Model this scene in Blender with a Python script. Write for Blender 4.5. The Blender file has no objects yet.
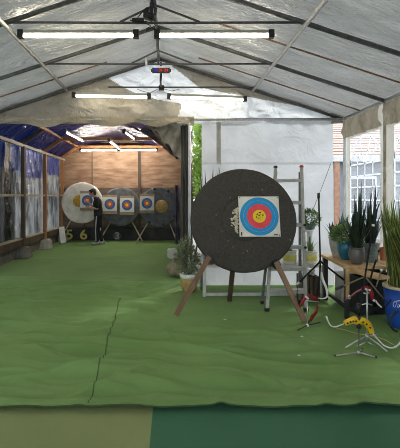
import bpy, bmesh, math, random
from mathutils import Vector, Matrix, noise
random.seed(7)
sc = bpy.context.scene
COL = sc.collection
PI = math.pi
F, VX, VY, H = 400.0, 168.0, 196.0, 1.45      # focal length (px), vanishing point, eye height


def P(x, y, Y):
    return Vector(((x - VX) / F * Y, Y, H + (VY - y) / F * Y))


def lerp(a, b, t):
    return a + (b - a) * t


# ------------------------------------------------------------------ materials
def nt(name):
    m = bpy.data.materials.new(name)
    m.use_nodes = True
    t = m.node_tree
    t.nodes.clear()
    return m, t, t.nodes.new('ShaderNodeOutputMaterial')


def lk(t, a, b):
    t.links.new(a, b)


def col_noise(t, c1, c2, scale, detail=3, stretch=(1, 1, 1), lo=.35, hi=.65):
    tc = t.nodes.new('ShaderNodeTexCoord')
    mp = t.nodes.new('ShaderNodeMapping')
    mp.inputs['Scale'].default_value = stretch
    n = t.nodes.new('ShaderNodeTexNoise')
    n.inputs['Scale'].default_value = scale
    n.inputs['Detail'].default_value = detail
    r = t.nodes.new('ShaderNodeValToRGB')
    r.color_ramp.elements[0].position = lo
    r.color_ramp.elements[1].position = hi
    r.color_ramp.elements[0].color = (*c1, 1)
    r.color_ramp.elements[1].color = (*c2, 1)
    lk(t, tc.outputs['Object'], mp.inputs['Vector'])
    lk(t, mp.outputs['Vector'], n.inputs['Vector'])
    lk(t, n.outputs['Fac'], r.inputs['Fac'])
    return r, n, mp


def add_creases(t, shaders, scale, strength, dist, stretch=(1, 1, 1), distortion=1.0):
    """crumpled cloth: soft folds plus sharp crease lines"""
    tc = t.nodes.new('ShaderNodeTexCoord')
    mp = t.nodes.new('ShaderNodeMapping')
    mp.inputs['Scale'].default_value = stretch
    lk(t, tc.outputs['Object'], mp.inputs['Vector'])
    n = t.nodes.new('ShaderNodeTexNoise')
    n.inputs['Scale'].default_value = scale
    n.inputs['Detail'].default_value = 4
    n.inputs['Distortion'].default_value = distortion
    q = t.nodes.new('ShaderNodeTexNoise')
    q.noise_type = 'RIDGED_MULTIFRACTAL'
    q.inputs['Scale'].default_value = scale * 1.3
    q.inputs['Detail'].default_value = 3
    q.inputs['Distortion'].default_value = distortion * .6
    for a in (n, q):
        lk(t, mp.outputs['Vector'], a.inputs['Vector'])
    ad = t.nodes.new('ShaderNodeMath')
    ad.operation = 'MULTIPLY_ADD'
    ad.inputs[1].default_value = .22
    lk(t, q.outputs['Fac'], ad.inputs[0])
    lk(t, n.outputs['Fac'], ad.inputs[2])
    b = t.nodes.new('ShaderNodeBump')
    b.inputs['Strength'].default_value = strength
    b.inputs['Distance'].default_value = dist
    lk(t, ad.outputs['Value'], b.inputs['Height'])
    for s_ in shaders:
        lk(t, b.outputs['Normal'], s_.inputs['Normal'])


def add_bump(t, bsdf, scale, strength, dist=.01, stretch=(1, 1, 1), detail=3, distortion=0):
    tc = t.nodes.new('ShaderNodeTexCoord')
    mp = t.nodes.new('ShaderNodeMapping')
    mp.inputs['Scale'].default_value = stretch
    n = t.nodes.new('ShaderNodeTexNoise')
    n.inputs['Scale'].default_value = scale
    n.inputs['Detail'].default_value = detail
    n.inputs['Distortion'].default_value = distortion
    b = t.nodes.new('ShaderNodeBump')
    b.inputs['Strength'].default_value = strength
    b.inputs['Distance'].default_value = dist
    lk(t, tc.outputs['Object'], mp.inputs['Vector'])
    lk(t, mp.outputs['Vector'], n.inputs['Vector'])
    lk(t, n.outputs['Fac'], b.inputs['Height'])
    for s in (bsdf if isinstance(bsdf, (list, tuple)) else [bsdf]):
        lk(t, b.outputs['Normal'], s.inputs['Normal'])


def mat(name, c1, c2=None, rough=.6, metal=0., scale=12, stretch=(1, 1, 1), bump=0., bscale=60, bdist=.01, lo=.35, hi=.65, spec=.5, detail=3):
    m, t, out = nt(name)
    b = t.nodes.new('ShaderNodeBsdfPrincipled')
    b.inputs['Roughness'].default_value = rough
    b.inputs['Metallic'].default_value = metal
    b.inputs['Specular IOR Level'].default_value = spec
    if c2 is None:
        c2 = tuple(min(1, v * 1.12) for v in c1)
    r, n, mp = col_noise(t, c1, c2, scale, detail, stretch, lo, hi)
    lk(t, r.outputs['Color'], b.inputs['Base Color'])
    if bump:
        add_bump(t, b, bscale, bump, bdist, stretch)
    lk(t, b.outputs['BSDF'], out.inputs['Surface'])
    return m


def fabric(name, c1, c2, trans, tc=None, rough=.5, gloss=.0, scale=3, bump=.5, bscale=6, bdist=.03, stretch=(1, 1, 1), clear=0., distortion=1.0, lo=.35, hi=.65, metal=0.):
    """tent cloth / tarpaulin: diffuse + light passing through + a plastic sheen"""
    m, t, out = nt(name)
    r, n, mp = col_noise(t, c1, c2, scale, 4, stretch, lo, hi)
    d = t.nodes.new('ShaderNodeBsdfPrincipled')
    d.inputs['Roughness'].default_value = rough
    d.inputs['Specular IOR Level'].default_value = gloss
    d.inputs['Metallic'].default_value = metal
    lk(t, r.outputs['Color'], d.inputs['Base Color'])
    tr = t.nodes.new('ShaderNodeBsdfTranslucent')
    if tc:
        tr.inputs['Color'].default_value = (*tc, 1)
    else:
        lk(t, r.outputs['Color'], tr.inputs['Color'])
    mx = t.nodes.new('ShaderNodeMixShader')
    mx.inputs['Fac'].default_value = trans
    lk(t, d.outputs['BSDF'], mx.inputs[1])
    lk(t, tr.outputs['BSDF'], mx.inputs[2])
    if bump:
        add_creases(t, [d, tr], bscale, bump, bdist, stretch, distortion)
    last = mx
    if clear:
        tp = t.nodes.new('ShaderNodeBsdfTransparent')
        m2 = t.nodes.new('ShaderNodeMixShader')
        m2.inputs['Fac'].default_value = clear
        lk(t, mx.outputs['Shader'], m2.inputs[1])
        lk(t, tp.outputs['BSDF'], m2.inputs[2])
        last = m2
    lk(t, last.outputs['Shader'], out.inputs['Surface'])
    return m


def emit(name, c, s):
    m, t, out = nt(name)
    e = t.nodes.new('ShaderNodeEmission')
    e.inputs['Color'].default_value = (*c, 1)
    e.inputs['Strength'].default_value = s
    lk(t, e.outputs['Emission'], out.inputs['Surface'])
    return m


def leafmat(name, c1, c2, trans=.25, scale=9, rough=.45):
    return fabric(name, c1, c2, trans, rough=rough, gloss=.4, scale=scale, bump=0)


M = {}
M['roof'] = fabric('grey roof sheeting', (.50, .50, .49), (.62, .62, .61), .10, rough=.34, gloss=.6, scale=1.6, bump=1, bscale=3.2, bdist=.17, stretch=(1.0, 4.0, 1.0), distortion=1.6, metal=.6)
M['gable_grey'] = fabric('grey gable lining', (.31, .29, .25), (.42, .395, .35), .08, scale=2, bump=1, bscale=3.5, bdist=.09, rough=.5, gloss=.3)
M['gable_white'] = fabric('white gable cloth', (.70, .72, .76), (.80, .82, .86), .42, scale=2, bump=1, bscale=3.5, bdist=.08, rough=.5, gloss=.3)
M['valance'] = fabric('beige valance cloth', (.34, .295, .225), (.48, .425, .335), .08, scale=3, bump=1, bscale=4, bdist=.08, gloss=.2)
M['drape'] = fabric('grey beige drape', (.27, .245, .20), (.44, .405, .335), .08, scale=4, bump=1, bscale=5, bdist=.08, gloss=.2)
M['white_wall'] = fabric('white tent cloth', (.57, .58, .61), (.67, .68, .715), .40, scale=1.4, bump=1, bscale=2.4, bdist=.05, rough=.4, gloss=.4, distortion=.5)
M['right_wall'] = fabric('cream tent cloth', (.66, .64, .57), (.76, .75, .70), .26, scale=1.6, bump=1, bscale=3, bdist=.06, rough=.45, gloss=.35)
M['brightening_wall'] = fabric('white brightening cloth', (.74, .74, .72), (.80, .80, .78), .55, bump=0)
M['dimming_wall'] = fabric('grey dimming cloth', (.20, .20, .19), (.28, .28, .27), .05, bump=0)  # unseen front bay cloth, made dark and dense to dim the right floor
M['flap'] = fabric('beige rolled flap', (.46, .40, .31), (.62, .56, .46), .22, scale=5, bump=1, bscale=5, bdist=.08, stretch=(1, 1.4, .5), gloss=.2)
M['film'] = fabric('clear window film', (.82, .86, .92), (.90, .93, .97), .6, scale=4, bump=.7, bscale=5, bdist=.04, rough=.12, gloss=.7, clear=.74)
M['win_white'] = mat('white window bars', (.86, .88, .90), (.92, .93, .95), .4)
M['win_film'] = fabric('white printed film', (.90, .92, .95), (.95, .96, .98), .8, bump=0, gloss=.2)
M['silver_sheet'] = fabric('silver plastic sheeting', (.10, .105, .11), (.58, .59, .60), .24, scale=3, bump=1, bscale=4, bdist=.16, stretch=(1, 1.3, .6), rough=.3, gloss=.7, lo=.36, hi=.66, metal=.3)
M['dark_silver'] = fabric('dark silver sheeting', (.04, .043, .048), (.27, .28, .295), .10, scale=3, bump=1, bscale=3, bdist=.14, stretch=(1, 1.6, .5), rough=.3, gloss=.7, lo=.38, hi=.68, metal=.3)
M['blue_tarp'] = fabric('blue tarpaulin', (.03, .055, .30), (.22, .28, .60), .30, tc=(.03, .11, .62), scale=5, bump=1, bscale=4, bdist=.10, stretch=(1, 1.3, .8), rough=.3, gloss=.7)
M['blue_roof'] = fabric('dark blue roof tarpaulin', (.004, .005, .013), (.010, .015, .055), .03, tc=(.01, .05, .45), scale=1.6, bump=1, bscale=3, bdist=.12, rough=.38, gloss=.3, lo=.42, hi=.62)
M['sag_tarp'] = fabric('creased dark blue tarpaulin', (.010, .013, .05), (.06, .08, .24), .06, tc=(.03, .07, .5), scale=4, bump=1, bscale=4, bdist=.1, stretch=(2, .3, 1), rough=.35, gloss=.5, lo=.42, hi=.66)
M['blue_curtain'] = fabric('faded blue tarpaulin', (.08, .09, .17), (.22, .24, .36), .2, scale=5, bump=1, bscale=6, bdist=.05, rough=.4, gloss=.4)
M['dark_sheet'] = fabric('black sheeting', (.012, .012, .014), (.03, .03, .034), .03, scale=2, bump=1, bscale=4, bdist=.06, rough=.4, gloss=.4)
M['grey_curtain'] = fabric('grey drape', (.055, .055, .05), (.13, .127, .118), .05, scale=5, bump=1, bscale=5, bdist=.06, stretch=(1, 1, .3), gloss=.2)
M['pole_shadow'] = mat('grey pole shadow', (.33, .33, .31), (.42, .42, .40), .7)  # flat grey standing for the shadow of a pole behind the cloth
M['steel'] = mat('dark tube steel', (.085, .087, .088), (.14, .14, .14), .45, .5, 20)
M['galv'] = mat('galvanised tube', (.42, .42, .42), (.58, .58, .57), .35, .75, 30)
M['white_pole'] = mat('white painted pole', (.52, .55, .58), (.68, .71, .74), .45, 0, 9)
M['tan_pole'] = mat('weathered pole', (.27, .22, .15), (.42, .36, .27), .6, 0, 9)
M['batten'] = mat('brown batten', (.16, .085, .04), (.26, .145, .07), .6, 0, 20)
M['carpet'] = None
M['wood'] = mat('sawn wood', (.30, .165, .075), (.46, .28, .14), .6, 0, 6, (1, 1, .15), .25, 40)
M['wood_dark'] = mat('weathered dark wood', (.05, .034, .022), (.11, .075, .05), .7, 0, 6, (1, 1, .15), .25, 40)
M['wood_orange'] = mat('orange stained wood', (.30, .12, .035), (.42, .20, .075), .55, 0, 6, (1, 1, .15), .2, 40)
M['wood_pale'] = mat('pale wood', (.36, .30, .20), (.5, .43, .31), .6, 0, 6, (1, .2, 1), .2, 40)
M['leg_wood'] = mat('brown easel wood', (.17, .092, .05), (.27, .155, .085), .55, 0, 8, (1, 1, .2), .25, 40)
M['table_wood'] = mat('worn table boards', (.42, .245, .10), (.62, .42, .21), .55, 0, 5, (3, .5, 1), .25, 30)
M['ply'] = mat('stained plywood', (.22, .115, .06), (.46, .31, .20), .65, 0, 4.5, (.55, 1, 2.2), .3, 25, lo=.3, hi=.72, detail=9)
M['ply_dark'] = mat('dark boards', (.075, .058, .045), (.14, .11, .085), .7, 0, 3, (.4, 1, 3), .2, 25)
M['black_board'] = mat('black painted boards', (.022, .024, .023), (.045, .048, .045), .7, 0, 4)
M['concrete'] = mat('concrete', (.36, .34, .30), (.52, .50, .45), .85, 0, 9, bump=.3, bscale=50)
M['concrete_dark'] = mat('dark concrete', (.14, .13, .115), (.23, .215, .19), .85, 0, 6, bump=.3, bscale=50)
M['foam_dark'] = mat('dark grey foam', (.052, .047, .039), (.073, .067, .057), .85, 0, 40, bump=.5, bscale=60, bdist=.010, spec=.25, lo=.35, hi=.65)
M['foam_edge'] = mat('foam rim', (.035, .031, .026), (.06, .055, .047), .9, 0, 10, spec=.2)
M['foam_torn'] = mat('torn cream foam', (.45, .40, .29), (.72, .67, .53), .9, 0, 30, bump=.5)
M['foam_grey'] = mat('slate foam', (.10, .107, .115), (.165, .172, .18), .85, 0, 7, bump=.4, bscale=50, spec=.25)
M['foam_white'] = mat('off white foam', (.62, .59, .51), (.84, .82, .74), .85, 0, 5, bump=.4, bscale=30, lo=.3, hi=.7)
M['straw'] = mat('ochre core', (.36, .22, .07), (.52, .36, .14), .85, 0, 22, bump=.4)
M['straw_bright'] = mat('bright ochre core', (.48, .27, .03), (.66, .42, .07), .85, 0, 22, bump=.4)
M['paper'] = mat('white paper', (.74, .73, .68), (.82, .81, .76), .7, 0, 6)
M['paper_old'] = mat('ivory paper', (.74, .72, .62), (.84, .82, .72), .7, 0, 9)
M['card'] = mat('brown cardboard', (.36, .26, .15), (.46, .35, .22), .8, 0, 8)
M['t_blue'] = mat('target blue', (.008, .27, .60), (.014, .32, .66), .6, 0, 8)
M['t_navy'] = mat('target blue faded', (.02, .14, .36), (.035, .18, .42), .6, 0, 8)
M['t_red'] = mat('target red', (.80, .05, .075), (.86, .075, .095), .6, 0, 8)
M['t_redf'] = mat('target red faded', (.66, .09, .06), (.74, .13, .08), .6, 0, 8)
M['t_yel'] = mat('target yellow', (.88, .60, .01), (.92, .68, .02), .6, 0, 8)
M['t_line'] = mat('ring line', (.35, .55, .70), None, .6)
M['ink'] = mat('black ink', (.012, .012, .012), None, .6)
M['num_yel'] = mat('yellow numeral paint', (.52, .50, .10), (.66, .64, .18), .6, 0, 20)
M['num_grey'] = mat('grey numeral paint', (.30, .29, .27), (.42, .41, .38), .6, 0, 20)
M['num_disc'] = mat('dark grey plate', (.10, .10, .095), None, .6)
M['alu'] = mat('aluminium', (.36, .35, .31), (.47, .46, .42), .5, .25, 20)
M['alu_dark'] = mat('dull aluminium', (.11, .115, .10), (.17, .175, .155), .5, .4, 20)
M['black_plastic'] = mat('black plastic', (.014, .014, .015), (.024, .024, .025), .45)
M['red_plastic'] = mat('red plastic', (.45, .03, .03), None, .4)
M['white_steel'] = mat('white enamelled steel', (.50, .50, .47), (.62, .62, .59), .4)
M['black_steel'] = mat('black steel', (.016, .017, .018), (.03, .03, .032), .5, .3)
M['chrome'] = mat('silver tube', (.5, .52, .5), (.66, .68, .66), .3, .7)
M['terracotta'] = mat('terracotta', (.40, .13, .06), (.52, .2, .1), .7, 0, 12)
M['grey_pot'] = mat('grey glazed pot', (.36, .34, .31), (.50, .48, .44), .4, 0, 14)
M['teal_pot'] = mat('teal glazed pot', (.008, .085, .15), (.015, .14, .215), .25, 0, 5)
M['ribbed_pot'] = mat('blue grey glazed pot', (.085, .12, .12), (.16, .21, .2), .35, 0, 30)
M['brown_pot'] = mat('grey brown glazed pot', (.075, .055, .045), (.12, .118, .11), .35, 0, 5)
M['label_pot'] = mat('cream pot', (.62, .60, .50), (.74, .72, .62), .5, 0, 6)
M['label_yel'] = mat('yellow paper label', (.62, .55, .10), (.74, .68, .2), .6, 0, 10)
M['tan_pot'] = mat('ochre clay pot', (.34, .22, .07), (.50, .35, .13), .5, 0, 7)
M['white_pot'] = mat('white ceramic', (.70, .70, .66), (.8, .8, .77), .35)
M['blue_tub'] = mat('blue plastic tub', (.012, .075, .38), (.016, .09, .45), .35, 0, 3)
M['cream_rim'] = mat('cream rim', (.64, .53, .32), (.74, .64, .42), .45)
M['soil'] = mat('soil', (.03, .02, .013), (.06, .042, .028), .95, 0, 30)
M['snake_dark'] = leafmat('dark snake plant leaf', (.012, .028, .018), (.035, .06, .04))
M['snake_green'] = leafmat('green snake plant leaf', (.035, .075, .02), (.085, .145, .045))
M['snake_yel'] = leafmat('yellow leaf margin', (.24, .25, .05), (.38, .38, .10))
M['bush_green'] = leafmat('soft green leaf', (.11, .19, .06), (.22, .33, .13))
M['aloe'] = leafmat('blue green succulent leaf', (.07, .14, .10), (.17, .26, .2))
M['aloe_dark'] = leafmat('dark succulent leaf', (.014, .028, .016), (.035, .055, .03))
M['grey_green'] = leafmat('grey green leaf', (.12, .155, .085), (.27, .31, .19))
M['tree_leaf'] = leafmat('bright tree leaf', (.30, .48, .08), (.58, .74, .24), .6)
M['bark'] = mat('bark', (.09, .065, .045), (.16, .12, .085), .9, 0, 12)
M['bow_red'] = mat('red anodised riser', (.24, .010, .016), (.34, .02, .028), .35, .3)
M['bow_yel'] = mat('yellow riser', (.68, .40, .006), (.78, .50, .015), .35, .1)
M['limb_white'] = mat('white bow limb', (.72, .71, .66), (.82, .81, .77), .3)
M['limb_pink'] = mat('rose bow limb', (.22, .055, .07), (.32, .09, .1), .35)
M['string'] = mat('bowstring', (.40, .34, .12), None, .7)
M['carbon'] = mat('carbon rod', (.006, .007, .007), (.011, .011, .011), .5, spec=.2)
M['olive_rod'] = mat('olive rod', (.14, .13, .07), (.2, .18, .1), .5)
M['skin'] = mat('skin', (.46, .26, .18), (.54, .32, .23), .55)
M['hair'] = mat('black hair', (.008, .007, .007), (.016, .014, .013), .5, 0, 40)
M['tee'] = mat('black cotton', (.009, .009, .011), (.016, .016, .018), .85, 0, 10)
M['track'] = mat('black tracksuit cloth', (.008, .008, .012), (.015, .015, .021), .75, 0, 10)
M['stripe'] = mat('pale stripe', (.38, .40, .40), (.52, .54, .54), .7)
M['shoe'] = mat('grey trainer', (.35, .36, .36), (.5, .51, .51), .6)
M['tube_on'] = emit('lit tube', (1.0, .87, .62), 34)
M['tube_cool'] = emit('lit cool tube', (1.0, .90, .78), 190)
M['tube_gable'] = emit('lit gable tube', (1.0, .88, .66), 13)
M['tube_dim'] = emit('lit weak tube', (1.0, .93, .84), 26)
M['led_blue'] = emit('blue digits', (.02, .03, .75), 1.0)
M['led_red'] = emit('red digits', (.85, .04, .03), .9)
M['batten_white'] = mat('grey lamp batten', (.42, .42, .38), (.52, .52, .48), .5)
M['house_wall'] = mat('house render', (.25, .28, .33), (.32, .35, .40), .8, 0, 4)
M['tiles'] = mat('pink roof tiles', (.26, .165, .14), (.35, .235, .20), .7, 0, 9)
M['orange_wood'] = mat('orange painted post', (.36, .18, .11), (.44, .25, .17), .6)
M['glass_dark'] = mat('dark house glass', (.06, .07, .085), (.1, .115, .13), .15)
M['ground'] = mat('grey yard ground', (.16, .155, .14), (.25, .24, .22), .9, 0, 2)
M['sacking'] = mat('sandy sacking', (.20, .165, .11), (.34, .29, .2), .9, 0, 10, bump=.4, bscale=50)
M['white_bag'] = mat('crumpled white plastic', (.62, .62, .60), (.78, .78, .76), .5, 0, 14)


def carpet_mat(name, c1, c2, c3, seed=0):
    """short pile artificial turf: fine fibre speckle over broad wear"""
    m, t, out = nt(name)
    b = t.nodes.new('ShaderNodeBsdfPrincipled')
    b.inputs['Roughness'].default_value = .85
    b.inputs['Specular IOR Level'].default_value = .22
    b.inputs['Sheen Weight'].default_value = .35
    b.inputs['Sheen Roughness'].default_value = .35
    b.inputs['Sheen Tint'].default_value = (*c3, 1)
    r, n, mp = col_noise(t, c1, c2, 1.1, 5, (1, .7, 1), .3, .7)
    mp.inputs['Location'].default_value = (seed, seed * .7, 0)
    tc = t.nodes.new('ShaderNodeTexCoord')
    f = t.nodes.new('ShaderNodeTexNoise')
    f.inputs['Scale'].default_value = 120
    f.inputs['Detail'].default_value = 2
    lk(t, tc.outputs['Object'], f.inputs['Vector'])
    mr = t.nodes.new('ShaderNodeMapRange')
    mr.inputs['From Min'].default_value = .5
    mr.inputs['From Max'].default_value = .75
    mr.inputs['To Max'].default_value = .55
    lk(t, f.outputs['Fac'], mr.inputs['Value'])
    mx = t.nodes.new('ShaderNodeMix')
    mx.data_type = 'RGBA'
    lk(t, mr.outputs['Result'], mx.inputs['Factor'])
    lk(t, r.outputs['Color'], mx.inputs['A'])
    mx.inputs['B'].default_value = (*c3, 1)
    lk(t, mx.outputs['Result'], b.inputs['Base Color'])
    bp = t.nodes.new('ShaderNodeBump')
    bp.inputs['Strength'].default_value = .5
    bp.inputs['Distance'].default_value = .006
    lk(t, f.outputs['Fac'], bp.inputs['Height'])
    lk(t, bp.outputs['Normal'], b.inputs['Normal'])
    lk(t, b.outputs['BSDF'], out.inputs['Surface'])
    return m


M['carpet'] = carpet_mat('green turf', (.126, .226, .064), (.178, .288, .096), (.25, .37, .145))
M['carpet_olive'] = carpet_mat('olive turf', (.180, .222, .080), (.235, .275, .112), (.31, .35, .165), 3)
M['carpet_dark'] = carpet_mat('deep green turf', (.036, .120, .062), (.052, .150, .080), (.095, .21, .12), 9)


M['carpet_seam'] = mat('dark seam', (.035, .075, .025), (.05, .10, .035), .9)


# ------------------------------------------------------------------ mesh builder
class MB:
    def __init__(s):
        s.v, s.f, s.m, s.sm = [], [], [], []

    def add(s, vs, fs, mi=0, smooth=False, xf=None):
        b = len(s.v)
        s.v += [tuple(xf @ Vector(v)) if xf else tuple(v) for v in vs]
        for f in fs:
            s.f.append(tuple(b + i for i in f))
            s.m.append(mi)
            s.sm.append(smooth)
        return s

    def box(s, c, d, rot=None, mi=0, taper=1.0, bev=0.0):
        cx, cy, cz = c
        a, b, h = d[0] / 2, d[1] / 2, d[2] / 2
        if bev > 0:
            e = min(bev, a * .9, b * .9, h * .9)
            bm = bmesh.new()
            bmesh.ops.create_cube(bm, size=1)
            for v in bm.verts:
                k = taper if v.co.z > 0 else 1
                v.co = Vector((v.co.x * d[0] * k, v.co.y * d[1] * k, v.co.z * d[2]))
            bmesh.ops.bevel(bm, geom=bm.edges[:], offset=e, segments=2, affect='EDGES')
            bm.verts.index_update()
            vs = [v.co.copy() for v in bm.verts]
            fs = [[v.index for v in f.verts] for f in bm.faces]
            bm.free()
        else:
            vs = []
            for z, k in ((-h, 1), (h, taper)):
                vs += [Vector((-a * k, -b * k, z)), Vector((a * k, -b * k, z)), Vector((a * k, b * k, z)), Vector((-a * k, b * k, z))]
            fs = [(3, 2, 1, 0), (4, 5, 6, 7), (0, 1, 5, 4), (1, 2, 6, 5), (2, 3, 7, 6), (3, 0, 4, 7)]
        x = Matrix.Translation(Vector(c))
        if rot is not None:
            x = x @ (rot if isinstance(rot, Matrix) else Matrix.Rotation(rot, 4, 'Z'))
        return s.add(vs, fs, mi, False, x)

    def bar(s, a, b, w, h, mi=0, up=(0, 0, 1)):
        """rectangular bar from a to b"""
        a, b = Vector(a), Vector(b)
        z = (b - a).normalized()
        u = Vector(up)
        if abs(z.dot(u)) > .95:
            u = Vector((0, 1, 0))
        x = u.cross(z).normalized()
        y = z.cross(x)
        vs = []
        for p in (a, b):
            for i, j in ((-1, -1), (1, -1), (1, 1), (-1, 1)):
                vs.append(p + x * (i * w / 2) + y * (j * h / 2))
        return s.add(vs, [(3, 2, 1, 0), (4, 5, 6, 7), (0, 1, 5, 4), (1, 2, 6, 5), (2, 3, 7, 6), (3, 0, 4, 7)], mi)

    def tube(s, path, r, n=10, mi=0, closed=False, flat=None):
        pts = [Vector(p) for p in path]
        rs = r if isinstance(r, (list, tuple)) else [r] * len(pts)
        vs, fs = [], []
        prev = None
        for i, p in enumerate(pts):
            if i == 0:
                d = pts[1] - p
            elif i == len(pts) - 1:
                d = p - pts[i - 1]
            else:
                d = (pts[i + 1] - p).normalized() + (p - pts[i - 1]).normalized()
            d = d.normalized()
            if prev is None:
                u = Vector((0, 0, 1)) if abs(d.z) < .9 else Vector((1, 0, 0))
                if flat is not None:
                    u = Vector(flat[0])
                x = (u - d * u.dot(d)).normalized()
            else:
                x = (prev - d * prev.dot(d)).normalized()
            prev = x
            y = d.cross(x)
            for k in range(n):
                a = 2 * PI * k / n
                kk = flat[1] if flat is not None else 1
                vs.append(p + (x * math.cos(a) + y * (math.sin(a) * kk)) * rs[i])
        for i in range(len(pts) - 1):
            for k in range(n):
                k2 = (k + 1) % n
                fs.append((i * n + k, i * n + k2, (i + 1) * n + k2, (i + 1) * n + k))
        fs.append(tuple(range(n - 1, -1, -1)))
        fs.append(tuple((len(pts) - 1) * n + k for k in range(n)))
        return s.add(vs, fs, mi, True)

    def lathe(s, prof, n=28, mi=0, xf=None, smooth=True, mats=None):
        vs, fs = [], []
        for r, z in prof:
            for k in range(n):
                a = 2 * PI * k / n
                vs.append(Vector((r * math.cos(a), r * math.sin(a), z)))
        b = len(s.v)
        s.v += [tuple(xf @ v) if xf else tuple(v) for v in vs]
        for i in range(len(prof) - 1):
            for k in range(n):
                k2 = (k + 1) % n
                s.f.append((b + i * n + k, b + i * n + k2, b + (i + 1) * n + k2, b + (i + 1) * n + k))
                s.m.append(mats[i] if mats else mi)
                s.sm.append(smooth)
        if prof[0][0] > 1e-4:
            s.f.append(tuple(b + k for k in range(n - 1, -1, -1)))
            s.m.append(mats[0] if mats else mi)
            s.sm.append(False)
        if prof[-1][0] > 1e-4:
            s.f.append(tuple(b + (len(prof) - 1) * n + k for k in range(n)))
            s.m.append(mats[-1] if mats else mi)
            s.sm.append(False)
        return s

    def ball(s, c, r, n=14, mi=0, xf=None):
        rx, ry, rz = r if isinstance(r, (tuple, list)) else (r, r, r)
        prof = [(max(1e-4, math.sin(PI * i / n)), -math.cos(PI * i / n)) for i in range(n + 1)]
        x = Matrix.Translation(Vector(c))
        if xf:
            x = x @ xf
        x = x @ Matrix.Diagonal((rx, ry, rz, 1))
        return s.lathe(prof, n + 4, mi, x)

    def grid(s, fn, nu, nv, mi=0, mfn=None, skip=None, smooth=True):
        b = len(s.v)
        for j in range(nv + 1):
            for i in range(nu + 1):
                s.v.append(tuple(fn(i / nu, j / nv)))
        for j in range(nv):
            for i in range(nu):
                if skip and skip((i + .5) / nu, (j + .5) / nv):
                    continue
                a = b + j * (nu + 1) + i
                s.f.append((a, a + 1, a + nu + 2, a + nu + 1))
                s.m.append(mfn((i + .5) / nu, (j + .5) / nv) if mfn else mi)
                s.sm.append(smooth)
        return s

    def disc(s, c, r, x, y, n=28, mi=0):
        c, x, y = Vector(c), Vector(x), Vector(y)
        vs = [c + (x * math.cos(2 * PI * k / n) + y * math.sin(2 * PI * k / n)) * r for k in range(n)]
        return s.add(vs, [tuple(range(n))], mi)

    def ring(s, c, r0, r1, x, y, n=32, mi=0):
        c, x, y = Vector(c), Vector(x), Vector(y)
        vs = []
        for r in (r0, r1):
            vs += [c + (x * math.cos(2 * PI * k / n) + y * math.sin(2 * PI * k / n)) * r for k in range(n)]
        return s.add(vs, [(k, n + k, n + (k + 1) % n, (k + 1) % n) for k in range(n)], mi)

    def build(s, name, mats, parent=None):
        me = bpy.data.meshes.new(name)
        me.from_pydata(s.v, [], s.f)
        for m in (mats if isinstance(mats, (list, tuple)) else [mats]):
            me.materials.append(m)
        me.polygons.foreach_set('material_index', s.m)
        me.polygons.foreach_set('use_smooth', s.sm)
        me.update()
        o = bpy.data.objects.new(name, me)
        COL.objects.link(o)
        if parent:
            o.parent = parent
            o.matrix_parent_inverse = parent.matrix_basis.inverted()
        return o


LABELS = {}


def tag(o, label, cat, group=None, kind=None):
    assert label not in LABELS, label
    LABELS[label] = 1
    n = len(label.split())
    assert 4 <= n <= 16, (n, label)
    o['label'] = label
    o['category'] = cat
    if group:
        o['group'] = group
    if kind:
        o['kind'] = kind
    return o


def thing(name, loc, label, cat, group=None, rz=0):
    o = bpy.data.objects.new(name, None)
    o.empty_display_size = .05
    COL.objects.link(o)
    o.location = loc
    o.rotation_euler.z = rz
    tag(o, label, cat, group)
    return o


def struct(o, label, cat):
    return tag(o, label, cat, None, 'structure')


def copy_tree(o, parent=None):
    c = o.copy()
    COL.objects.link(c)
    if parent:
        c.parent = parent
    for ch in list(o.children):
        copy_tree(ch, c)
    return c


def relabel(o, label, group=None):
    del o['label']
    assert label not in LABELS, label
    LABELS[label] = 1
    o['label'] = label
    if group:
        o['group'] = group


def nz(x, y, z=0.):
    return noise.noise(Vector((x, y, z)))


def text_mesh(name, body, size, material, parent, mw, extrude=.001):
    """numerals as a real mesh, local XY plane mapped by matrix mw"""
    cu = bpy.data.curves.new(name, 'FONT')
    cu.body = body
    cu.size = size
    cu.extrude = extrude
    cu.align_x = 'CENTER'
    cu.align_y = 'CENTER'
    tmp = bpy.data.objects.new(name + '_tmp', cu)
    COL.objects.link(tmp)
    bpy.context.view_layer.update()
    me = bpy.data.meshes.new_from_object(tmp.evaluated_get(bpy.context.evaluated_depsgraph_get()))
    bpy.data.objects.remove(tmp)
    me.transform(mw)
    me.materials.clear()
    me.materials.append(material)
    o = bpy.data.objects.new(name, me)
    COL.objects.link(o)
    if parent:
        o.parent = parent
        o.matrix_parent_inverse = parent.matrix_basis.inverted()
    return o


FACE_CAM = Matrix(((1, 0, 0, 0), (0, 0, -1, 0), (0, 1, 0, 0), (0, 0, 0, 1)))   # text plane -> XZ, facing -Y

# ------------------------------------------------------------------ camera, world
cam = bpy.data.cameras.new('camera')
cam.sensor_fit = 'HORIZONTAL'
cam.sensor_width = 36
cam.lens = 36 * F / 400
cam.shift_x = (200 - VX) / 400
cam.shift_y = -(224 - VY) / 400
cam.clip_start = .05
co = bpy.data.objects.new('camera', cam)
COL.objects.link(co)
co.location = (0, 0, H)
co.rotation_euler = (PI / 2, 0, 0)
sc.camera = co

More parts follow.
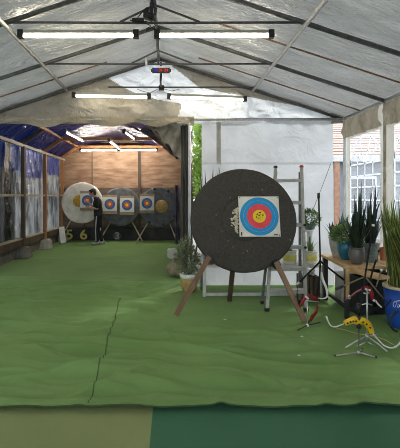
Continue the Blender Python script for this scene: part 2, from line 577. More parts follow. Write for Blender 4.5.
w = bpy.data.worlds.new('world')
sc.world = w
w.use_nodes = True
wt = w.node_tree
wt.nodes.clear()
wo = wt.nodes.new('ShaderNodeOutputWorld')
bg = wt.nodes.new('ShaderNodeBackground')
bg.inputs['Color'].default_value = (.86, .93, 1.0, 1)
bg.inputs['Strength'].default_value = 1.75
wt.links.new(bg.outputs['Background'], wo.inputs['Surface'])
sun = bpy.data.lights.new('sun', 'SUN')
sun.energy = 2.6
sun.angle = math.radians(12)
sun.color = (1, .97, .92)
so = bpy.data.objects.new('sun', sun)
COL.objects.link(so)
so.rotation_euler = Vector((-.55, -.75, -1.1)).to_track_quat('-Z', 'Y').to_euler()

sc.view_settings.view_transform = 'Standard'
sc.view_settings.look = 'None'
sc.view_settings.gamma = 1
sc.view_settings.exposure = .5
sc.cycles.filter_width = .95
sc.view_settings.use_curve_mapping = False
sc.cycles.use_denoising = True
sc.cycles.max_bounces = 10
sc.cycles.diffuse_bounces = 6
sc.cycles.transmission_bounces = 8
sc.cycles.transparent_max_bounces = 12
sc.cycles.sample_clamp_indirect = 6

# ------------------------------------------------------------------ dimensions
RX, RZ, EZ, SL = -.13, 3.69, 2.72, .327        # tent ridge x / z, eave z, slope
XL, XR, YB, YF = -3.1, 2.88, 6.5, -1.4         # tent side walls, back frame, open front
TL, TR, TB = -3.5, .40, 13.2                   # tunnel left wall, right wall, back wall
FR = [6.5, 5.25, 4.0, 2.75, 1.5, .25, -1.0]     # tent frames along Y


def roofz(x):
    return RZ - SL * abs(x - RX)


# ------------------------------------------------------------------ ground, carpets
g = MB().box((1, 8, -.20), (60, 60, .16)).build('ground', M['ground'])
struct(g, 'grey yard ground under and around the tents', 'ground')


def sstep(a, b, x):
    t = min(1, max(0, (x - a) / (b - a)))
    return t * t * (3 - 2 * t)


def carpet_z(x, y):
    """height of the turf; it lies flat where furniture holds it down"""
    if y < 2.7:
        return -.016
    k = .15 + .85 * sstep(2.75, 3.05, y)
    k *= 1 - .93 * sstep(1.3, 1.6, x) * sstep(3.2, 3.5, y)
    k *= 1 - .93 * sstep(-.25, .05, x) * sstep(4.3, 4.6, y)
    k *= 1 - .92 * sstep(6.2, 7.6, y)
    a = nz(x * .8 + .30 * y, y * 2.3 - x * .45, 1.7)
    b = nz(x * 1.7 - .25 * y, y * 5.2 + x * .8, 8.1)
    c = nz(x * 2.2 + .5 * y, y * 9.5 + x * 1.2, 4.4)
    r = math.exp(-(nz(x * .5, y * 1.5 - .3 * x, 12.3) / .045) ** 2)
    r2 = math.exp(-(nz(x * .7 + .2 * y, y * 2.4 + .25 * x, 22.3) / .045) ** 2)
    return k * (.030 * a + .052 * b + .055 * c + .030 * r + .026 * r2) - .010 - .026 * k


def gz(x, y):
    return carpet_z(x, y) + .006


def carp(u, v):
    x = lerp(-3.75, 2.86, u)
    vv = v ** 1.6
    y0 = 2.78 + .015 * nz(x * 1.6, 0, 3) + .012 * nz(x * 5, 1, 3)
    y = lerp(y0, 13.12, vv)
    z = carpet_z(x, y) + .006
    d = y - y0
    if d < .12:
        z += .012 * max(0, nz(x * 2.3, 7, 1) + .25) * (1 - d / .12)
    for cx, amp in ((.37, .022), (-.62, .008), (1.1, .015), (1.35, .012)):
        z += amp * math.exp(-((x - cx) / .05) ** 2) * math.exp(-(d / .25) ** 2)
    return Vector((x, y, z))


mb = MB()
mb.grid(carp, 260, 380, skip=lambda u, v: (lambda p: (p.y > 6.55 and p.x > .47) or (p.y < 6.4 and p.x < -3.2))(carp(u, v)))
# rolled-down front edge gives the sheet a thickness
mb.grid(lambda u, v: carp(u, 0) + Vector((0, .004 * v, -.014 * v)), 260, 1, 1)
o = mb.build('green_carpet', [M['carpet'], M['carpet_seam']])
tag(o, 'large wrinkled mid green turf carpet running back to the archery targets', 'carpet')
# joint between the two widths of turf, left of centre


def seam(u, v):
    y = lerp(2.80, 5.7, v)
    x = lerp(-.56, -.68, v) + .006 * nz(v * 6, 3) + lerp(-.004, .004, u) * (.6 + .2 * y)
    return Vector((x, y, carpet_z(x, y) + .010))


MB().grid(seam, 1, 160).build('seam', M['carpet_seam'], o)
o = MB().grid(lambda u, v: Vector((lerp(-3.1, -.13 + .03 * v, u), lerp(.2, 2.92, v), -.050 + .002 * nz(u * 9, v * 9))), 60, 50).build('olive_carpet', M['carpet_olive'])
tag(o, 'olive green turf carpet at the near edge, left of the dark green one', 'carpet')
o = MB().grid(lambda u, v: Vector((lerp(-.135 + .03 * v, 2.85, u), lerp(.2, 2.92, v), -.049 + .002 * nz(u * 9, v * 9, 4))), 60, 50).build('dark_green_carpet', M['carpet_dark'])
tag(o, 'dark bluish green turf carpet at the near edge beside the olive one', 'carpet')
for (px, py, r) in ((94, 421, .003),):
    pass
# small pale litter on the carpet
for i, (px, py, lab) in enumerate(((302, 405 - 68, 'tiny pale paper scrap on the green carpet left of the yellow bow'),
                                   (299, 356, 'tiny white paper scrap on green carpet nearest the silver tripods'),
                                   (225, 320, 'tiny pale paper scrap on green carpet under the big round target'),
                                   (94, 247, 'small white scrap on the carpet in front of the standing person'),
                                   (14, 258, 'small white scrap beside the nearest concrete footing'))):
    Y = 1.45 * 400 / (py - 196)
    X = (px - 168) / 400 * Y
    m_ = MB().ball((X, Y, .006), (.012 + .001 * Y, .012, .006), 6)
    tag(m_.build('paper_scrap', M['white_bag']), lab, 'litter', 'scraps on the green carpet')

# ------------------------------------------------------------------ tent roof
mb = MB()


def slope(side):
    def fn(u, v):
        y = lerp(YF, YB + .12, u)
        xe = XL - .05 if side < 0 else XR + .02
        x = lerp(RX, xe, v)
        z = roofz(x) + .035
        fr = min(abs(y - f) for f in FR)
        sag = math.sin(min(fr, .625) / .625 * PI / 2)
        z -= .022 * sag * math.sin(PI * v)
        # tension folds running out from the ridge
        z += .020 * nz(y * 4.5 + 1.8 * x * side, x * .9, 3.3) + .012 * nz(y * 11 + 1.5 * x, x * 2.2, 1.3) + .006 * nz(y * 21 - 3 * x, x * 5, 6.3)
        return Vector((x, y, z))
    return fn


mb.grid(slope(-1), 330, 70)
mb.grid(slope(1), 330, 70)
struct(mb.build('ceiling', M['roof']), 'silver grey sheeting of the pitched tent roof', 'tent roof')

# frame tubes ------------------------------------------------------
names = {6.5: 'at the back gable', 5.25: 'one bay in front of the back gable', 4.0: 'above the near pair of tubes', 2.75: 'just beyond the picture top', 1.5: 'overhead near the entrance', .25: 'over the entrance', -1.0: 'at the open front'}
for f in FR[:6]:
    for s_, xe, wd in ((-1, XL, 'left'), (1, XR - .02, 'right')):
        a = Vector((RX, f, RZ - .02))
        b = Vector((xe, f, roofz(xe) - .02))
        mid = (a + b) / 2
        struct(MB().tube([a, mid, b], .025).build('tent_rafter', M['steel']), f'dark steel rafter on the {wd} roof slope {names[f]}', 'rafter')
    if f < 6:
        struct(MB().tube([(RX - 1.49, f, 3.185), (RX, f, 3.18), (RX + 1.49, f, 3.185)], .013).build('tie_rod', M['steel']), f'thin dark tie rod across the tent {names[f]}', 'tie rod')
        mb = MB().tube([(RX, f, 3.18), (RX, f, RZ - .03)], .013)
        mb.tube([(RX - .35, f, 3.19), (RX, f, 3.36)], .011)
        mb.tube([(RX + .45, f, 3.19), (RX, f, 3.36)], .011)
        struct(mb.build('king_post', M['steel']), f'short upright with struts under the ridge {names[f]}', 'strut')
struct(MB().tube([(RX - .02, YF, RZ - .05), (RX - .02, YB, RZ - .05)], .022).build('ridge_pole', M['steel']), 'grey ridge pole along the top of the tent', 'ridge pole')
for s_, wd in ((-1, 'left'), (1, 'right')):
    x = RX + 1.5 * s_
    struct(MB().tube([(x, YF, roofz(x) - .045), (x, YB, roofz(x) - .045)], .024).build('tent_purlin', M['galv']), f'shiny galvanised purlin half way down the {wd} roof slope', 'purlin')
    xe = XL if s_ < 0 else XR - .03
    mb = MB().tube([(xe, YF, EZ - .02), (xe, YB, EZ - .02)], .026)
    struct(mb.build('eave_beam', M['galv']), f'galvanised eave tube along the {wd} side of the tent', 'eave tube')
for (ya, s_, x0, x1, lab) in ((4.62, 1, .55, XR, 'thin brown batten on right roof slope between the second and third rafters'),
                              (5.9, 1, .45, XR, 'thin brown batten on right roof slope nearest the back gable'),
                              (5.9, -1, -.9, XL, 'thin brown batten on left roof slope nearest the back gable')):
    a = Vector((x0, ya, roofz(x0) - .012))
    b = Vector((x1, ya, roofz(x1) - .012))
    struct(MB().tube([a, (a + b) / 2, b], .010).build('roof_batten', M['batten']), lab, 'batten')
for yy, lab in ((6.45, 'pale corner post where the back wall meets the window wall'), (5.25, 'tan post between the two arched windows'), (4.0, 'tan post at the near end of the second window'), (1.5, 'tan post of the window wall near the entrance')):
    mt = M['white_pole'] if yy > 6 else M['tan_pole']
    struct(MB().tube([(XR - .035, yy, 0), (XR - .035, yy, 1.4), (XR - .035, yy, EZ)], .022 if yy > 6 else .018).build('tent_post', mt), lab, 'post')
for yy, lab in ((6.45, 'steel corner post on the left of the tent'), (4.0, 'steel post half way along the left wall'), (1.5, 'steel post of left wall near the entrance')):
    struct(MB().tube([(XL + .03, yy, 0), (XL + .03, yy, EZ)], .02).build('tent_post', M['galv']), lab, 'post')
struct(MB().tube([(.348, YB - .02, 0), (.348, YB - .02, 1.3), (.348, YB - .02, EZ)], .022).build('tent_post', M['white_pole']), 'pale post at the right of the shooting lane opening', 'post')
struct(MB().tube([(XL, YB - .03, EZ - .03), (0, YB - .03, EZ - .03), (XR, YB - .03, EZ - .03)], .022).build('header_bar', M['galv']), 'grey header bar across the back of the tent above the opening', 'header bar')
struct(MB().tube([(-.95, YB - .12, 3.185), (.3, YB - .12, 3.185), (1.38, YB - .12, 3.185)], .012).build('lamp_bar', M['steel']), 'thin dark bar across the back gable above its tubes', 'bar')

# gable ------------------------------------------------------------
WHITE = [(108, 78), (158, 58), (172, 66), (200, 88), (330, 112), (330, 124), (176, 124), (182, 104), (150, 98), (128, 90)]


def inpoly(x, y, poly):
    c = False
    j = len(poly) - 1
    for i in range(len(poly)):
        xi, yi = poly[i]
        xj, yj = poly[j]
        if (yi > y) != (yj > y) and x < (xj - xi) * (y - yi) / (yj - yi) + xi:
            c = not c
        j = i
    return c


def gab(u, v):
    x = lerp(XL, XR, u)
    z = lerp(EZ - .09, roofz(x) + .06, v)
    d = .05 * nz(x * 2.4 + z * 1.2, z * 4, 5) + .035 * nz(x * 6 + z * 3, z * 8, 2) + .012 * nz(x * 14 - z * 5, z * 15, 7)
    d *= 1 - .8 * v
    return Vector((x, YB + .03 + d, z))


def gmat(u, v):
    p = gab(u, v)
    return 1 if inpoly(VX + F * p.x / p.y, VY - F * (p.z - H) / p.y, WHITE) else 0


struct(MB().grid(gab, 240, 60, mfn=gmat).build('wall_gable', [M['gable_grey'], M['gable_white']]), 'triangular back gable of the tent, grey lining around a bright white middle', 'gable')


def val(u, v):
    x = lerp(XL, .42, u)
    s_ = .035 * math.sin(x * 7.5 + 1.1 * math.sin(x * 2.1)) + .02 * nz(x * 3, 2)
    zb = 2.60 + s_
    if x < -2.3:
        zb = lerp(2.66, zb, max(0, (x + 3.1) / .8))
    z = lerp(EZ + .01, zb, v)
    return Vector((x, YB - .06 - .05 * v * math.sin(x * 7.5 + 1) - .02 * nz(x * 5, v * 2, 6), z))


struct(MB().grid(val, 160, 10).build('trim_1', M['valance']), 'scalloped beige valance along the top of the lane opening', 'valance')


# bunched drape at the right top corner of the opening + the grey drape that hangs from it
def drape(u, v):
    px = lerp(146, 189, u)
    yb = 127 + 1.5 * math.sin(px * .55) + 44 * max(0, (px - 150) / 38) ** 1.15
    y = lerp(121, yb, v)
    p = P(px, y, 6.75)
    p.y += .16 * math.sin(px * .6 + v * 5 - u * 4) * (.2 + v) * .5 + .05 * nz(px * .12, v * 4, 9)
    p.z += .02 * nz(px * .2, v * 3, 2) * v
    return p


o = MB().grid(drape, 60, 24).build('bunched_drape', M['drape'])
tag(o, 'bunched beige sheet hanging at the right upper corner of lane opening', 'drape')


def gcur(u, v):
    z = lerp(2.62, .03, v)
    x = lerp(.225, .33, u) + .02 * nz(v * 3, u * 2) + .03 * (1 - v) * (1 - v) * (u - .6)
    return Vector((x, 6.62 + .035 * math.sin(u * 16 + v * 2.2), z))


o = MB().grid(gcur, 24, 50).build('grey_curtain', M['grey_curtain'])
tag(o, 'narrow grey curtain hanging beside the pale post of the lane opening', 'curtain')


# tarpaulin sagging under the right slope of the lane roof
def sagt(u, v):
    Y = lerp(6.95, 12.6, u)
    a = P(lerp(127, 171, u ** .8), lerp(127.5, 152, u), Y)
    b = P(lerp(168, 182, u), lerp(121, 160, u ** .9), Y)
    p = lerp(a, b, v)
    p.z += -.07 * math.sin(PI * v) + .035 * math.sin(v * 17 + 2 * u) + .04 * nz(u * 7, v * 5, 3)
    return p


o = MB().grid(sagt, 60, 40).build('hanging_tarpaulin', M['sag_tarp'])
tag(o, 'dark blue tarpaulin sagging under the right slope of lane roof', 'tarpaulin')


# white back wall (right half) ------------------------------------
def bw(u, v):
    x = lerp(.55, 2.70, u)
    z = lerp(0.0, EZ - .03, v)
    e = .018 * nz(x * 1.6 + z * .5, z * 1.8, 3) + .008 * nz(x * 4 - z * 2, z * 3.6, 7)
    e -= .012 * math.exp(-((z - 1.97) / .012) ** 2)
    e += .012 if z > 1.97 else 0
    e += .03 * math.exp(-((EZ - z) / .25)) * nz(x * 5, 3, 1)
    return Vector((x, YB + .02 + e, z))


struct(MB().grid(bw, 110, 150).build('wall_back', M['white_wall']), 'white tent cloth wall behind the big round target', 'tent wall')
struct(MB().grid(lambda u, v: bw(lerp(.112, .145, u), lerp(.73, .985, v)) + Vector((0, -.008, 0)), 3, 20).build('pole_shadow_strip', M['pole_shadow']), 'painted vertical pole shadow near the left top of the white wall', 'pole_shadow')  # strip laid on the wall to paint in a pole's shadow
struct(MB().tube([P(331, 163, 6.45), P(322, 187, 6.44), P(312, 212, 6.45)], .004, 6).build('guy_cord', M['steel']), 'thin grey cord slanting down the white back wall', 'cord')


# right wall with the two arched windows ---------------------------
WINS = [(5.42, 6.33), (4.17, 5.10)]
WZ0, WZ1 = .85, 2.36


def rwall(y0, y1):
    def fn(u, v):
        y = lerp(y0, y1, u)
        z = lerp(0, EZ, v)
        return Vector((XR + .01 * nz(y * 3, z * 2, 4), y, z))
    return fn


for i, (y0, y1, win) in enumerate(((5.25, 6.5, WINS[0]), (4.0, 5.25, WINS[1]), (YF, 4.0, None))):
    fn = rwall(y0, y1)

    def skip(u, v, y0=y0, y1=y1, win=win):
        if not win:
            return False
        y, z = lerp(y0, y1, u), lerp(0, EZ, v)
        return win[0] < y < win[1] and WZ0 < z < WZ1
    struct(MB().grid(fn, 50 if win else 40, 60, skip=skip).build(('wall_right', 'wall_right_middle', 'unseen_dimming_wall_right')[i], M['right_wall' if i < 2 else 'dimming_wall']),
           ('cream window wall bay nearest the back corner', 'cream window wall bay nearer the viewer', 'unseen side wall of the tent, greyed to dim the right floor')[i], 'tent wall')

for i, (y0, y1) in enumerate(WINS):
    root = bpy.data.objects.new(f'window_{i+1}', None)
    COL.objects.link(root)
    root.location = (XR, (y0 + y1) / 2, WZ0)
    bpy.context.view_layer.update()
    struct(root, ('arched clear film window nearest the back corner', 'arched clear film window nearer the viewer at the frame edge')[i], 'window')
    X = XR + .012
    MB().grid(lambda u, v: Vector((XR + .004 + .006 * nz(u * 4, v * 6, i), lerp(y0, y1, u), lerp(WZ0, WZ1, v))), 20, 30).build('pane', M['film'], root)
    mb = MB()
    yc, hw = (y0 + y1) / 2, (y1 - y0) / 2
    zs = 1.93                                   # springing of the arch

    def strip(a, b, w_=.022):
        mb.bar((X, a[0], a[1]), (X, b[0], b[1]), w_, .006, up=(1, 0, 0))
    strip((y0, WZ0), (y0, zs + .3)); strip((y1, WZ0), (y1, zs + .3)); strip((y0, WZ0), (y1, WZ0))
    for k in range(1, 4):
        strip((lerp(y0, y1, k / 4), WZ0), (lerp(y0, y1, k / 4), zs), .016)
    for zz in (1.12, 1.39, 1.58, 1.75, zs):
        strip((y0, zz), (y1, zz), .02)
    arc = [(yc + hw * math.cos(PI * k / 16), zs + .40 * math.sin(PI * k / 16)) for k in range(17)]
    for k in range(16):
        strip(arc[k], arc[k + 1])
    for k in (3, 6, 10, 13):
        strip((yc, zs), arc[k], .018)
    arc2 = [(yc + hw * .5 * math.cos(PI * k / 10), zs + .2 * math.sin(PI * k / 10)) for k in range(11)]
    for k in range(10):
        strip(arc2[k], arc2[k + 1], .014)
    mb.build('window_bars', M['win_film'], root)


def flapfn(y0, y1, sd):
    def fn(u, v):
        y = lerp(y0, y1, u)
        zb = 2.37 + .025 * nz(y * 4, 3, sd) - .05 * (u - .5) * (1 if sd == 1 else 0)
        zb += .03 * nz(y * 11, 5, sd)
        z = lerp(EZ - .06, zb, v)
        k = v * (1 - v) * 4
        return Vector((XR - .06 - .03 * k + .05 * nz(y * 9, v * 1.8, sd + 3) + .02 * nz(y * 21, v * 4, sd), y, z))
    return fn


for k, (y0, y1, lab) in enumerate(((5.31, 6.42, 'beige rolled-up flap hanging above the window nearest the corner'),
                                   (4.06, 5.19, 'beige rolled-up flap above the window at the frame edge'))):
    o = MB().grid(flapfn(y0, y1, k), 90, 20).build('window_flap', M['flap'])
    tag(o, lab, 'window flap', 'beige flaps above the windows')

# left side wall of the tent (outside the frame), thinned to brighten the floor
struct(MB().grid(lambda u, v: Vector((XL - .01 + .01 * nz(u * 20, v * 5), lerp(YF, 6.5, u), lerp(0, EZ, v))), 60, 20).build('unseen_brightening_wall_left', M['brightening_wall']), 'unseen white side wall of the tent, thinned to brighten the left floor', 'tent wall')

# ------------------------------------------------------------------ shooting lane (lean-to behind)
EA, HX, HZ = 2.64, .57, 3.05


def lane_profile(t):
    """roof outline across X, t 0..1"""
    pts = [(TL, EA), (TL + HX, HZ), ((TL + TR) / 2, 3.28), (TR - HX, HZ), (TR, EA)]
    k = t * 4
    i = min(3, int(k))
    return lerp(pts[i][0], pts[i + 1][0], k - i), lerp(pts[i][1], pts[i + 1][1], k - i)


def lroof(u, v):
    x, z = lane_profile(u)
    y = lerp(YB + .12, TB + .1, v)
    z += .05 + .03 * nz(x * 2, y * 1.5, 3) + .03 * nz(x * 1., y * 3, 6)
    return Vector((x, y, z))


struct(MB().grid(lroof, 64, 60).build('ceiling_lane', M['blue_roof']), 'dark blue tarpaulin roof over the shooting lane', 'tarpaulin roof')


def lwall(u, v):
    y = lerp(YB + .1, TB, u)
    z = lerp(.30, EA + .02, v)
    d = .05 * nz(y * 2.4, z * .7, 2) + .025 * nz(y * 6, z * 1.2, 5)
    return Vector((TL - .07 + d, y, z))


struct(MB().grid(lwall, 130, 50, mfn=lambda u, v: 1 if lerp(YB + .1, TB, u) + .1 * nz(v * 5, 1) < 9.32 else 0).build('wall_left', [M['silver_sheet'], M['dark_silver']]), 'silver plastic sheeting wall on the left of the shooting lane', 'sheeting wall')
struct(MB().bar((TL - .06, YB + .1, .14), (TL - .06, TB, .14), .10, .30).build('baseboard_left', M['concrete_dark']), 'low dark kerb under the sheeting wall', 'kerb')

TARP = [(7.3, 9.35, 2.05, 'blue tarpaulin strip on the left wall nearest the viewer'),
        (9.47, 11.0, 1.93, 'middle blue tarpaulin strip between the dark and orange posts'),
        (11.12, 12.9, 2.10, 'farthest blue tarpaulin strip beside the plywood wall')]
for k, (y0, y1, zb, lab) in enumerate(TARP):
    def tf(u, v, y0=y0, y1=y1, zb=zb, k=k):
        y = lerp(y0, y1, u)
        z = lerp(zb + .07 * nz(y * 3.5, k) + .03 * nz(y * 9, k, 2), EA - .03, v)
        return Vector((TL + .01 + .035 * nz(y * 4, z * 3, k + 2), y, z))
    o = MB().grid(tf, 40, 18).build('hanging_tarpaulin', M['blue_tarp'])
    tag(o, lab, 'tarpaulin', 'blue tarpaulins along the lane wall')
# torn black strip close to the tent
o = MB().grid(lambda u, v: Vector((TL + .06 + .03 * nz(u * 5, v * 8), lerp(8.42, 8.72, u) + .06 * nz(v * 5, 2), lerp(.5, 2.6, v))), 8, 40).build('black_strip', M['dark_sheet'])
tag(o, 'torn black plastic strip hanging at the left wall', 'plastic strip')

PX = TL + .09
POSTY = [9.42, 11.08, 12.9]
posts = [('wood_dark', 'dark brown wooden post on the nearest visible concrete footing'), ('wood_orange', 'orange stained wooden post on the middle concrete footing'), ('wood_orange', 'orange stained wooden corner post beside the white target')]
for i, (y, (mt, lab)) in enumerate(zip(POSTY, posts)):
    top = P(0, 0, 1)
    struct(MB().bar((PX, y, .26), (PX, y, EA - .02), .085, .085).build('lane_post', M[mt]), lab, 'post')
    bl = ['dark tapered concrete footing block nearest the viewer', 'pale tapered concrete footing block under the middle post', 'pale tapered concrete footing block in the far corner']
    m_ = MB().box((0, 0, .13), (.33, .33, .26), taper=.72, bev=.015)
    o = m_.build('footing_block', M['concrete_dark' if i < 1 else 'concrete'])
    o.location = (PX + .02, y, .0)
    tag(o, bl[i], 'concrete block', 'footings of the lane posts')
    # knee rafter + tie of each frame
    if True:
        nm = ['over the nearest footing', 'in the middle of the lane', 'against the plywood wall'][i]
        mt2 = M['wood_orange'] if i > 0 else M['wood_dark']
        struct(MB().bar((TL, y, EA), (TL + HX, y, HZ - .02), .05, .08).build('knee_rafter', mt2), f'wooden knee rafter on the left side {nm}', 'rafter')
        struct(MB().bar((TR, y, EA), (TR - HX, y, HZ - .02), .05, .08).build('knee_rafter', mt2), f'wooden knee rafter on the right side {nm}', 'rafter')
        if i > 0:
            struct(MB().bar((TL + HX, y, HZ - .02), (TR - HX, y, HZ - .02), .05, .09).build('tie_beam', M['wood_orange']), f'wooden tie beam across the lane {nm}', 'tie beam')
struct(MB().bar((TL + HX, YB + .2, HZ - .01), (TL + HX, TB, HZ - .01), .06, .06).build('lane_purlin', M['wood_orange']), 'wooden purlin on the left of the lane roof', 'purlin')
struct(MB().bar((TR - HX, YB + .2, HZ - .01), (TR - HX, TB, HZ - .01), .06, .06).build('lane_purlin', M['wood_dark']), 'dark wooden purlin on the right of the lane roof', 'purlin')
struct(MB().bar((TL + .07, YB + .2, EA), (TL + .07, TB, EA), .07, .07).build('wall_plate', M['wood_pale']), 'pale top rail along the left lane wall', 'top rail')
struct(MB().bar((TL + .10, YB + .2, 1.465), (TL + .10, TB, 1.465), .035, .05).build('wall_rail', M['wood_pale']), 'pale horizontal rail half way up the left lane wall', 'rail')
mb = MB().bar((TL + .03, YB + .2, .345), (TL + .03, TB, .345), .10, .17)
mb.bar((TL + .03, YB + .2, .445), (TL + .03, TB, .445), .12, .03, 1)
struct(mb.build('sole_beam', [M['wood_dark'], M['wood_pale']]), 'heavy dark sole beam with pale top along the left wall', 'sole beam')

# lane right wall, dark
struct(MB().grid(lambda u, v: Vector((TR + .03 + .025 * nz(u * 20, v * 3), lerp(7.0, TB, u), lerp(0, EA, v))), 50, 20).build('wall_right_lane', M['dark_sheet']), 'black sheeting wall on the right of the shooting lane', 'sheeting wall')
o = MB().grid(lambda u, v: Vector((lerp(.19, .29, u) + .03 * nz(v * 4, 3), 11.2 + .05 * math.sin(u * 14) + .05 * nz(u * 3, v * 3), lerp(1.75, .1, v))), 14, 40).build('blue_curtain', M['blue_curtain'])
tag(o, 'narrow faded blue tarpaulin hanging beside the right target', 'tarpaulin')

# plywood back wall
mb = MB()
for (x0, x1) in ((-3.6, -2.515), (-2.51, -.945), (-.935, .46)):
    for (z0, z1) in ((1.72, 2.325), (2.33, 3.1)):
        mb.box(((x0 + x1) / 2, TB + .02, (z0 + z1) / 2), (x1 - x0, .03, z1 - z0))
mb.box((-1.55, TB + .07, 1.6), (4.4, .03, 3.5), mi=1)
struct(mb.build('wall_end', [M['ply'], M['wood_dark']]), 'stained plywood sheets of the end wall above the targets', 'plywood wall')
mb = MB()
for z0, z1 in ((.0, .42), (.425, .86), (.865, 1.30), (1.305, 1.72)):
    mb.box((-1.55, TB + .03, (z0 + z1) / 2), (4.1, .03, z1 - z0))
struct(mb.build('wall_end_lower', M['ply_dark']), 'dark horizontal boards of the end wall behind the targets', 'board wall')
struct(MB().bar((-.94, TB - .03, .4), (-.94, TB - .03, 3.0), .09, .05).build('trim_3', M['wood_dark']), 'dark vertical batten between the plywood sheets', 'batten')
struct(MB().bar((-2.5, TB - .02, 1.7), (-2.5, TB - .02, 3.0), .03, .02).build('trim_4', M['ply_dark']), 'thin dark seam strip on the left of the plywood wall', 'batten')
struct(MB().box((-1.55, TB - .06, .21), (3.85, .06, .42)).build('baseboard_back', M['black_board']), 'black board along the foot of the end wall', 'baseboard')

# ------------------------------------------------------------------ tube lamps
_tube = None


def tube_lamp(a, b, label, cool=False, group='tube lights under the tent roof'):
    a, b = Vector(a), Vector(b)
    c = (a + b) / 2
    o = thing('tube_light', c, label, 'tube light', group)
    bpy.context.view_layer.update()
    d = (b - a).normalized()
    up = Vector((0, 0, 1))
    MB().tube([a, b], .011 if cool else .016, 12).build('tube', M[('tube_cool' if abs(d.x) > .8 else 'tube_dim') if cool else ('tube_gable' if c.y > 6 else 'tube_on')], o)
    MB().bar(a + up * .04, b + up * .04, .03 if cool else .05, .035).build('batten', M['batten_white'], o)
    for p, s_ in ((a, -1), (b, 1)):
        MB().bar(p - d * .03 + up * .018, p + d * .03 + up * .018, .06, .085).build('end_cap', M['black_plastic'], o)
    return o


Y1 = 4.27
tube_lamp(P(21, 36, Y1), P(136, 36, Y1), 'lit fluorescent tube, left one of the near pair under roof')
tube_lamp(P(157, 36, Y1), P(271, 36, Y1), 'lit fluorescent tube, right one of the near pair under roof')
Y2 = 6.30
tube_lamp(P(74, 96, Y2), P(149, 97.5, Y2), 'lit fluorescent tube on the left of the back gable')
tube_lamp(P(169, 97.5, Y2), P(245, 100, Y2), 'lit fluorescent tube on the right of the back gable')
gl = 'tube lights in the shooting lane'
tube_lamp(P(65, 132, 8.45), P(83, 141.5, 9.85), 'lit tube running lengthwise at the left of lane roof', True, gl)
tube_lamp(P(124, 132, 8.45), P(134, 139, 9.5), 'short lit tube running lengthwise near the bunched beige sheet', True, gl)
tube_lamp(P(109, 141, 9.8), P(119, 149, 11.1), 'lit tube running lengthwise over the lane middle', True, gl)
tube_lamp(P(80.5, 150.5, 12.2), P(118, 150.3, 12.2), 'lit crosswise tube before the plywood wall, left of two', True, gl)
tube_lamp(P(119.5, 150.3, 12.2), P(157, 150, 12.2), 'lit crosswise tube before the plywood wall, right of two', True, gl)

# hanging bits under the ridge --------------------------------------
o = thing('hanging_camera', P(150, 14, 4.0), 'black clamp camera with cables hanging under the ridge between near tubes', 'camera')
bpy.context.view_layer.update()
mb = MB().box(P(149, 16.5, 3.98), (.11, .08, .06), Matrix.Rotation(.3, 4, 'Y'), bev=.01)
mb.build('camera_body', M['black_plastic'], o)
mb = MB().tube([P(149, 16, 3.93), P(149, 16, 3.86)], .022)
mb.build('lens', M['black_plastic'], o)
mb = MB().box(P(151.5, 9, 3.99), (.035, .05, .13), bev=.006)
mb.box(P(146, 11, 3.99), (.07, .04, .04), Matrix.Rotation(-.7, 4, 'Y'), bev=.006)
mb.tube([P(152, -6, 4.0), P(152, 4, 4.0), P(151, 14, 4.0)], .016)
mb.build('bracket', M['black_plastic'], o)
mb = MB()
for pts in (((146, 8), (142, 12), (136, 20), (140, 23), (147, 21)), ((152, 6), (157, 9), (155, 16), (153, 20)), ((130, 20), (138, 23), (145, 23), (151, 26), (146, 29)), ((152, 22), (156, 26), (150, 28), (146, 31))):
    mb.tube([P(x, y, 3.97) for x, y in pts], .006, 6)
mb.build('cable', M['black_plastic'], o)
o = thing('hanging_adapter', P(138, 20.5, 3.97), 'black cable adapter tied to the near tie rod', 'adapter')
bpy.context.view_layer.update()
MB().box(P(138, 20, 3.97), (.12, .04, .035), bev=.006).build('adapter_body', M['black_plastic'], o)

o = thing('digital_clock', P(161, 70.5, 5.3), 'black digital timer with blue and red digits hanging under the ridge', 'timer')
bpy.context.view_layer.update()
c = P(161, 70.5, 5.3)
MB().box(c, (.265, .035, .074), bev=.016).build('case', M['black_plastic'], o)
for body, px, mt in (('10', 155.5, 'led_blue'), ('01', 160.7, 'led_red'), ('24', 166.2, 'led_red')):
    text_mesh('digits', body, .055, M[mt], o, Matrix.Translation(P(px, 70.6, 5.3) + Vector((0, -.020, 0))) @ FACE_CAM)
MB().tube([P(161, 66, 5.3), P(161, 62, 5.3)], .012, 8).build('hook', M['black_plastic'], o)
mb = MB().tube([P(161, 74, 5.32), P(160.6, 82, 5.8), P(161, 87, 6.36)], .016, 8)
o2 = mb.build('cord', M['black_plastic'], o)
o = thing('junction_box', P(161.5, 88, 6.36), 'black junction box with wires on thin bar at the gable', 'junction box')
bpy.context.view_layer.update()
MB().box(P(161.5, 88, 6.36), (.09, .05, .08), bev=.008).build('box_body', M['black_plastic'], o)
mb = MB()
for pts in (((158, 89), (150, 93), (142, 91), (137, 89)), ((164, 89), (172, 91), (180, 89))):
    mb.tube([P(x, y, 6.36) for x, y in pts], .004, 6)
mb.build('wire', M['black_plastic'], o)
o = MB().tube([P(146, 58, 5.23), P(146.3, 62, 5.22), P(146.3, 66, 5.22)], [.008, .016, .012], 8).build('hanging_tag', M['white_pole'])
tag(o, 'small pale tag hanging on the tie rod left of the timer', 'tag')

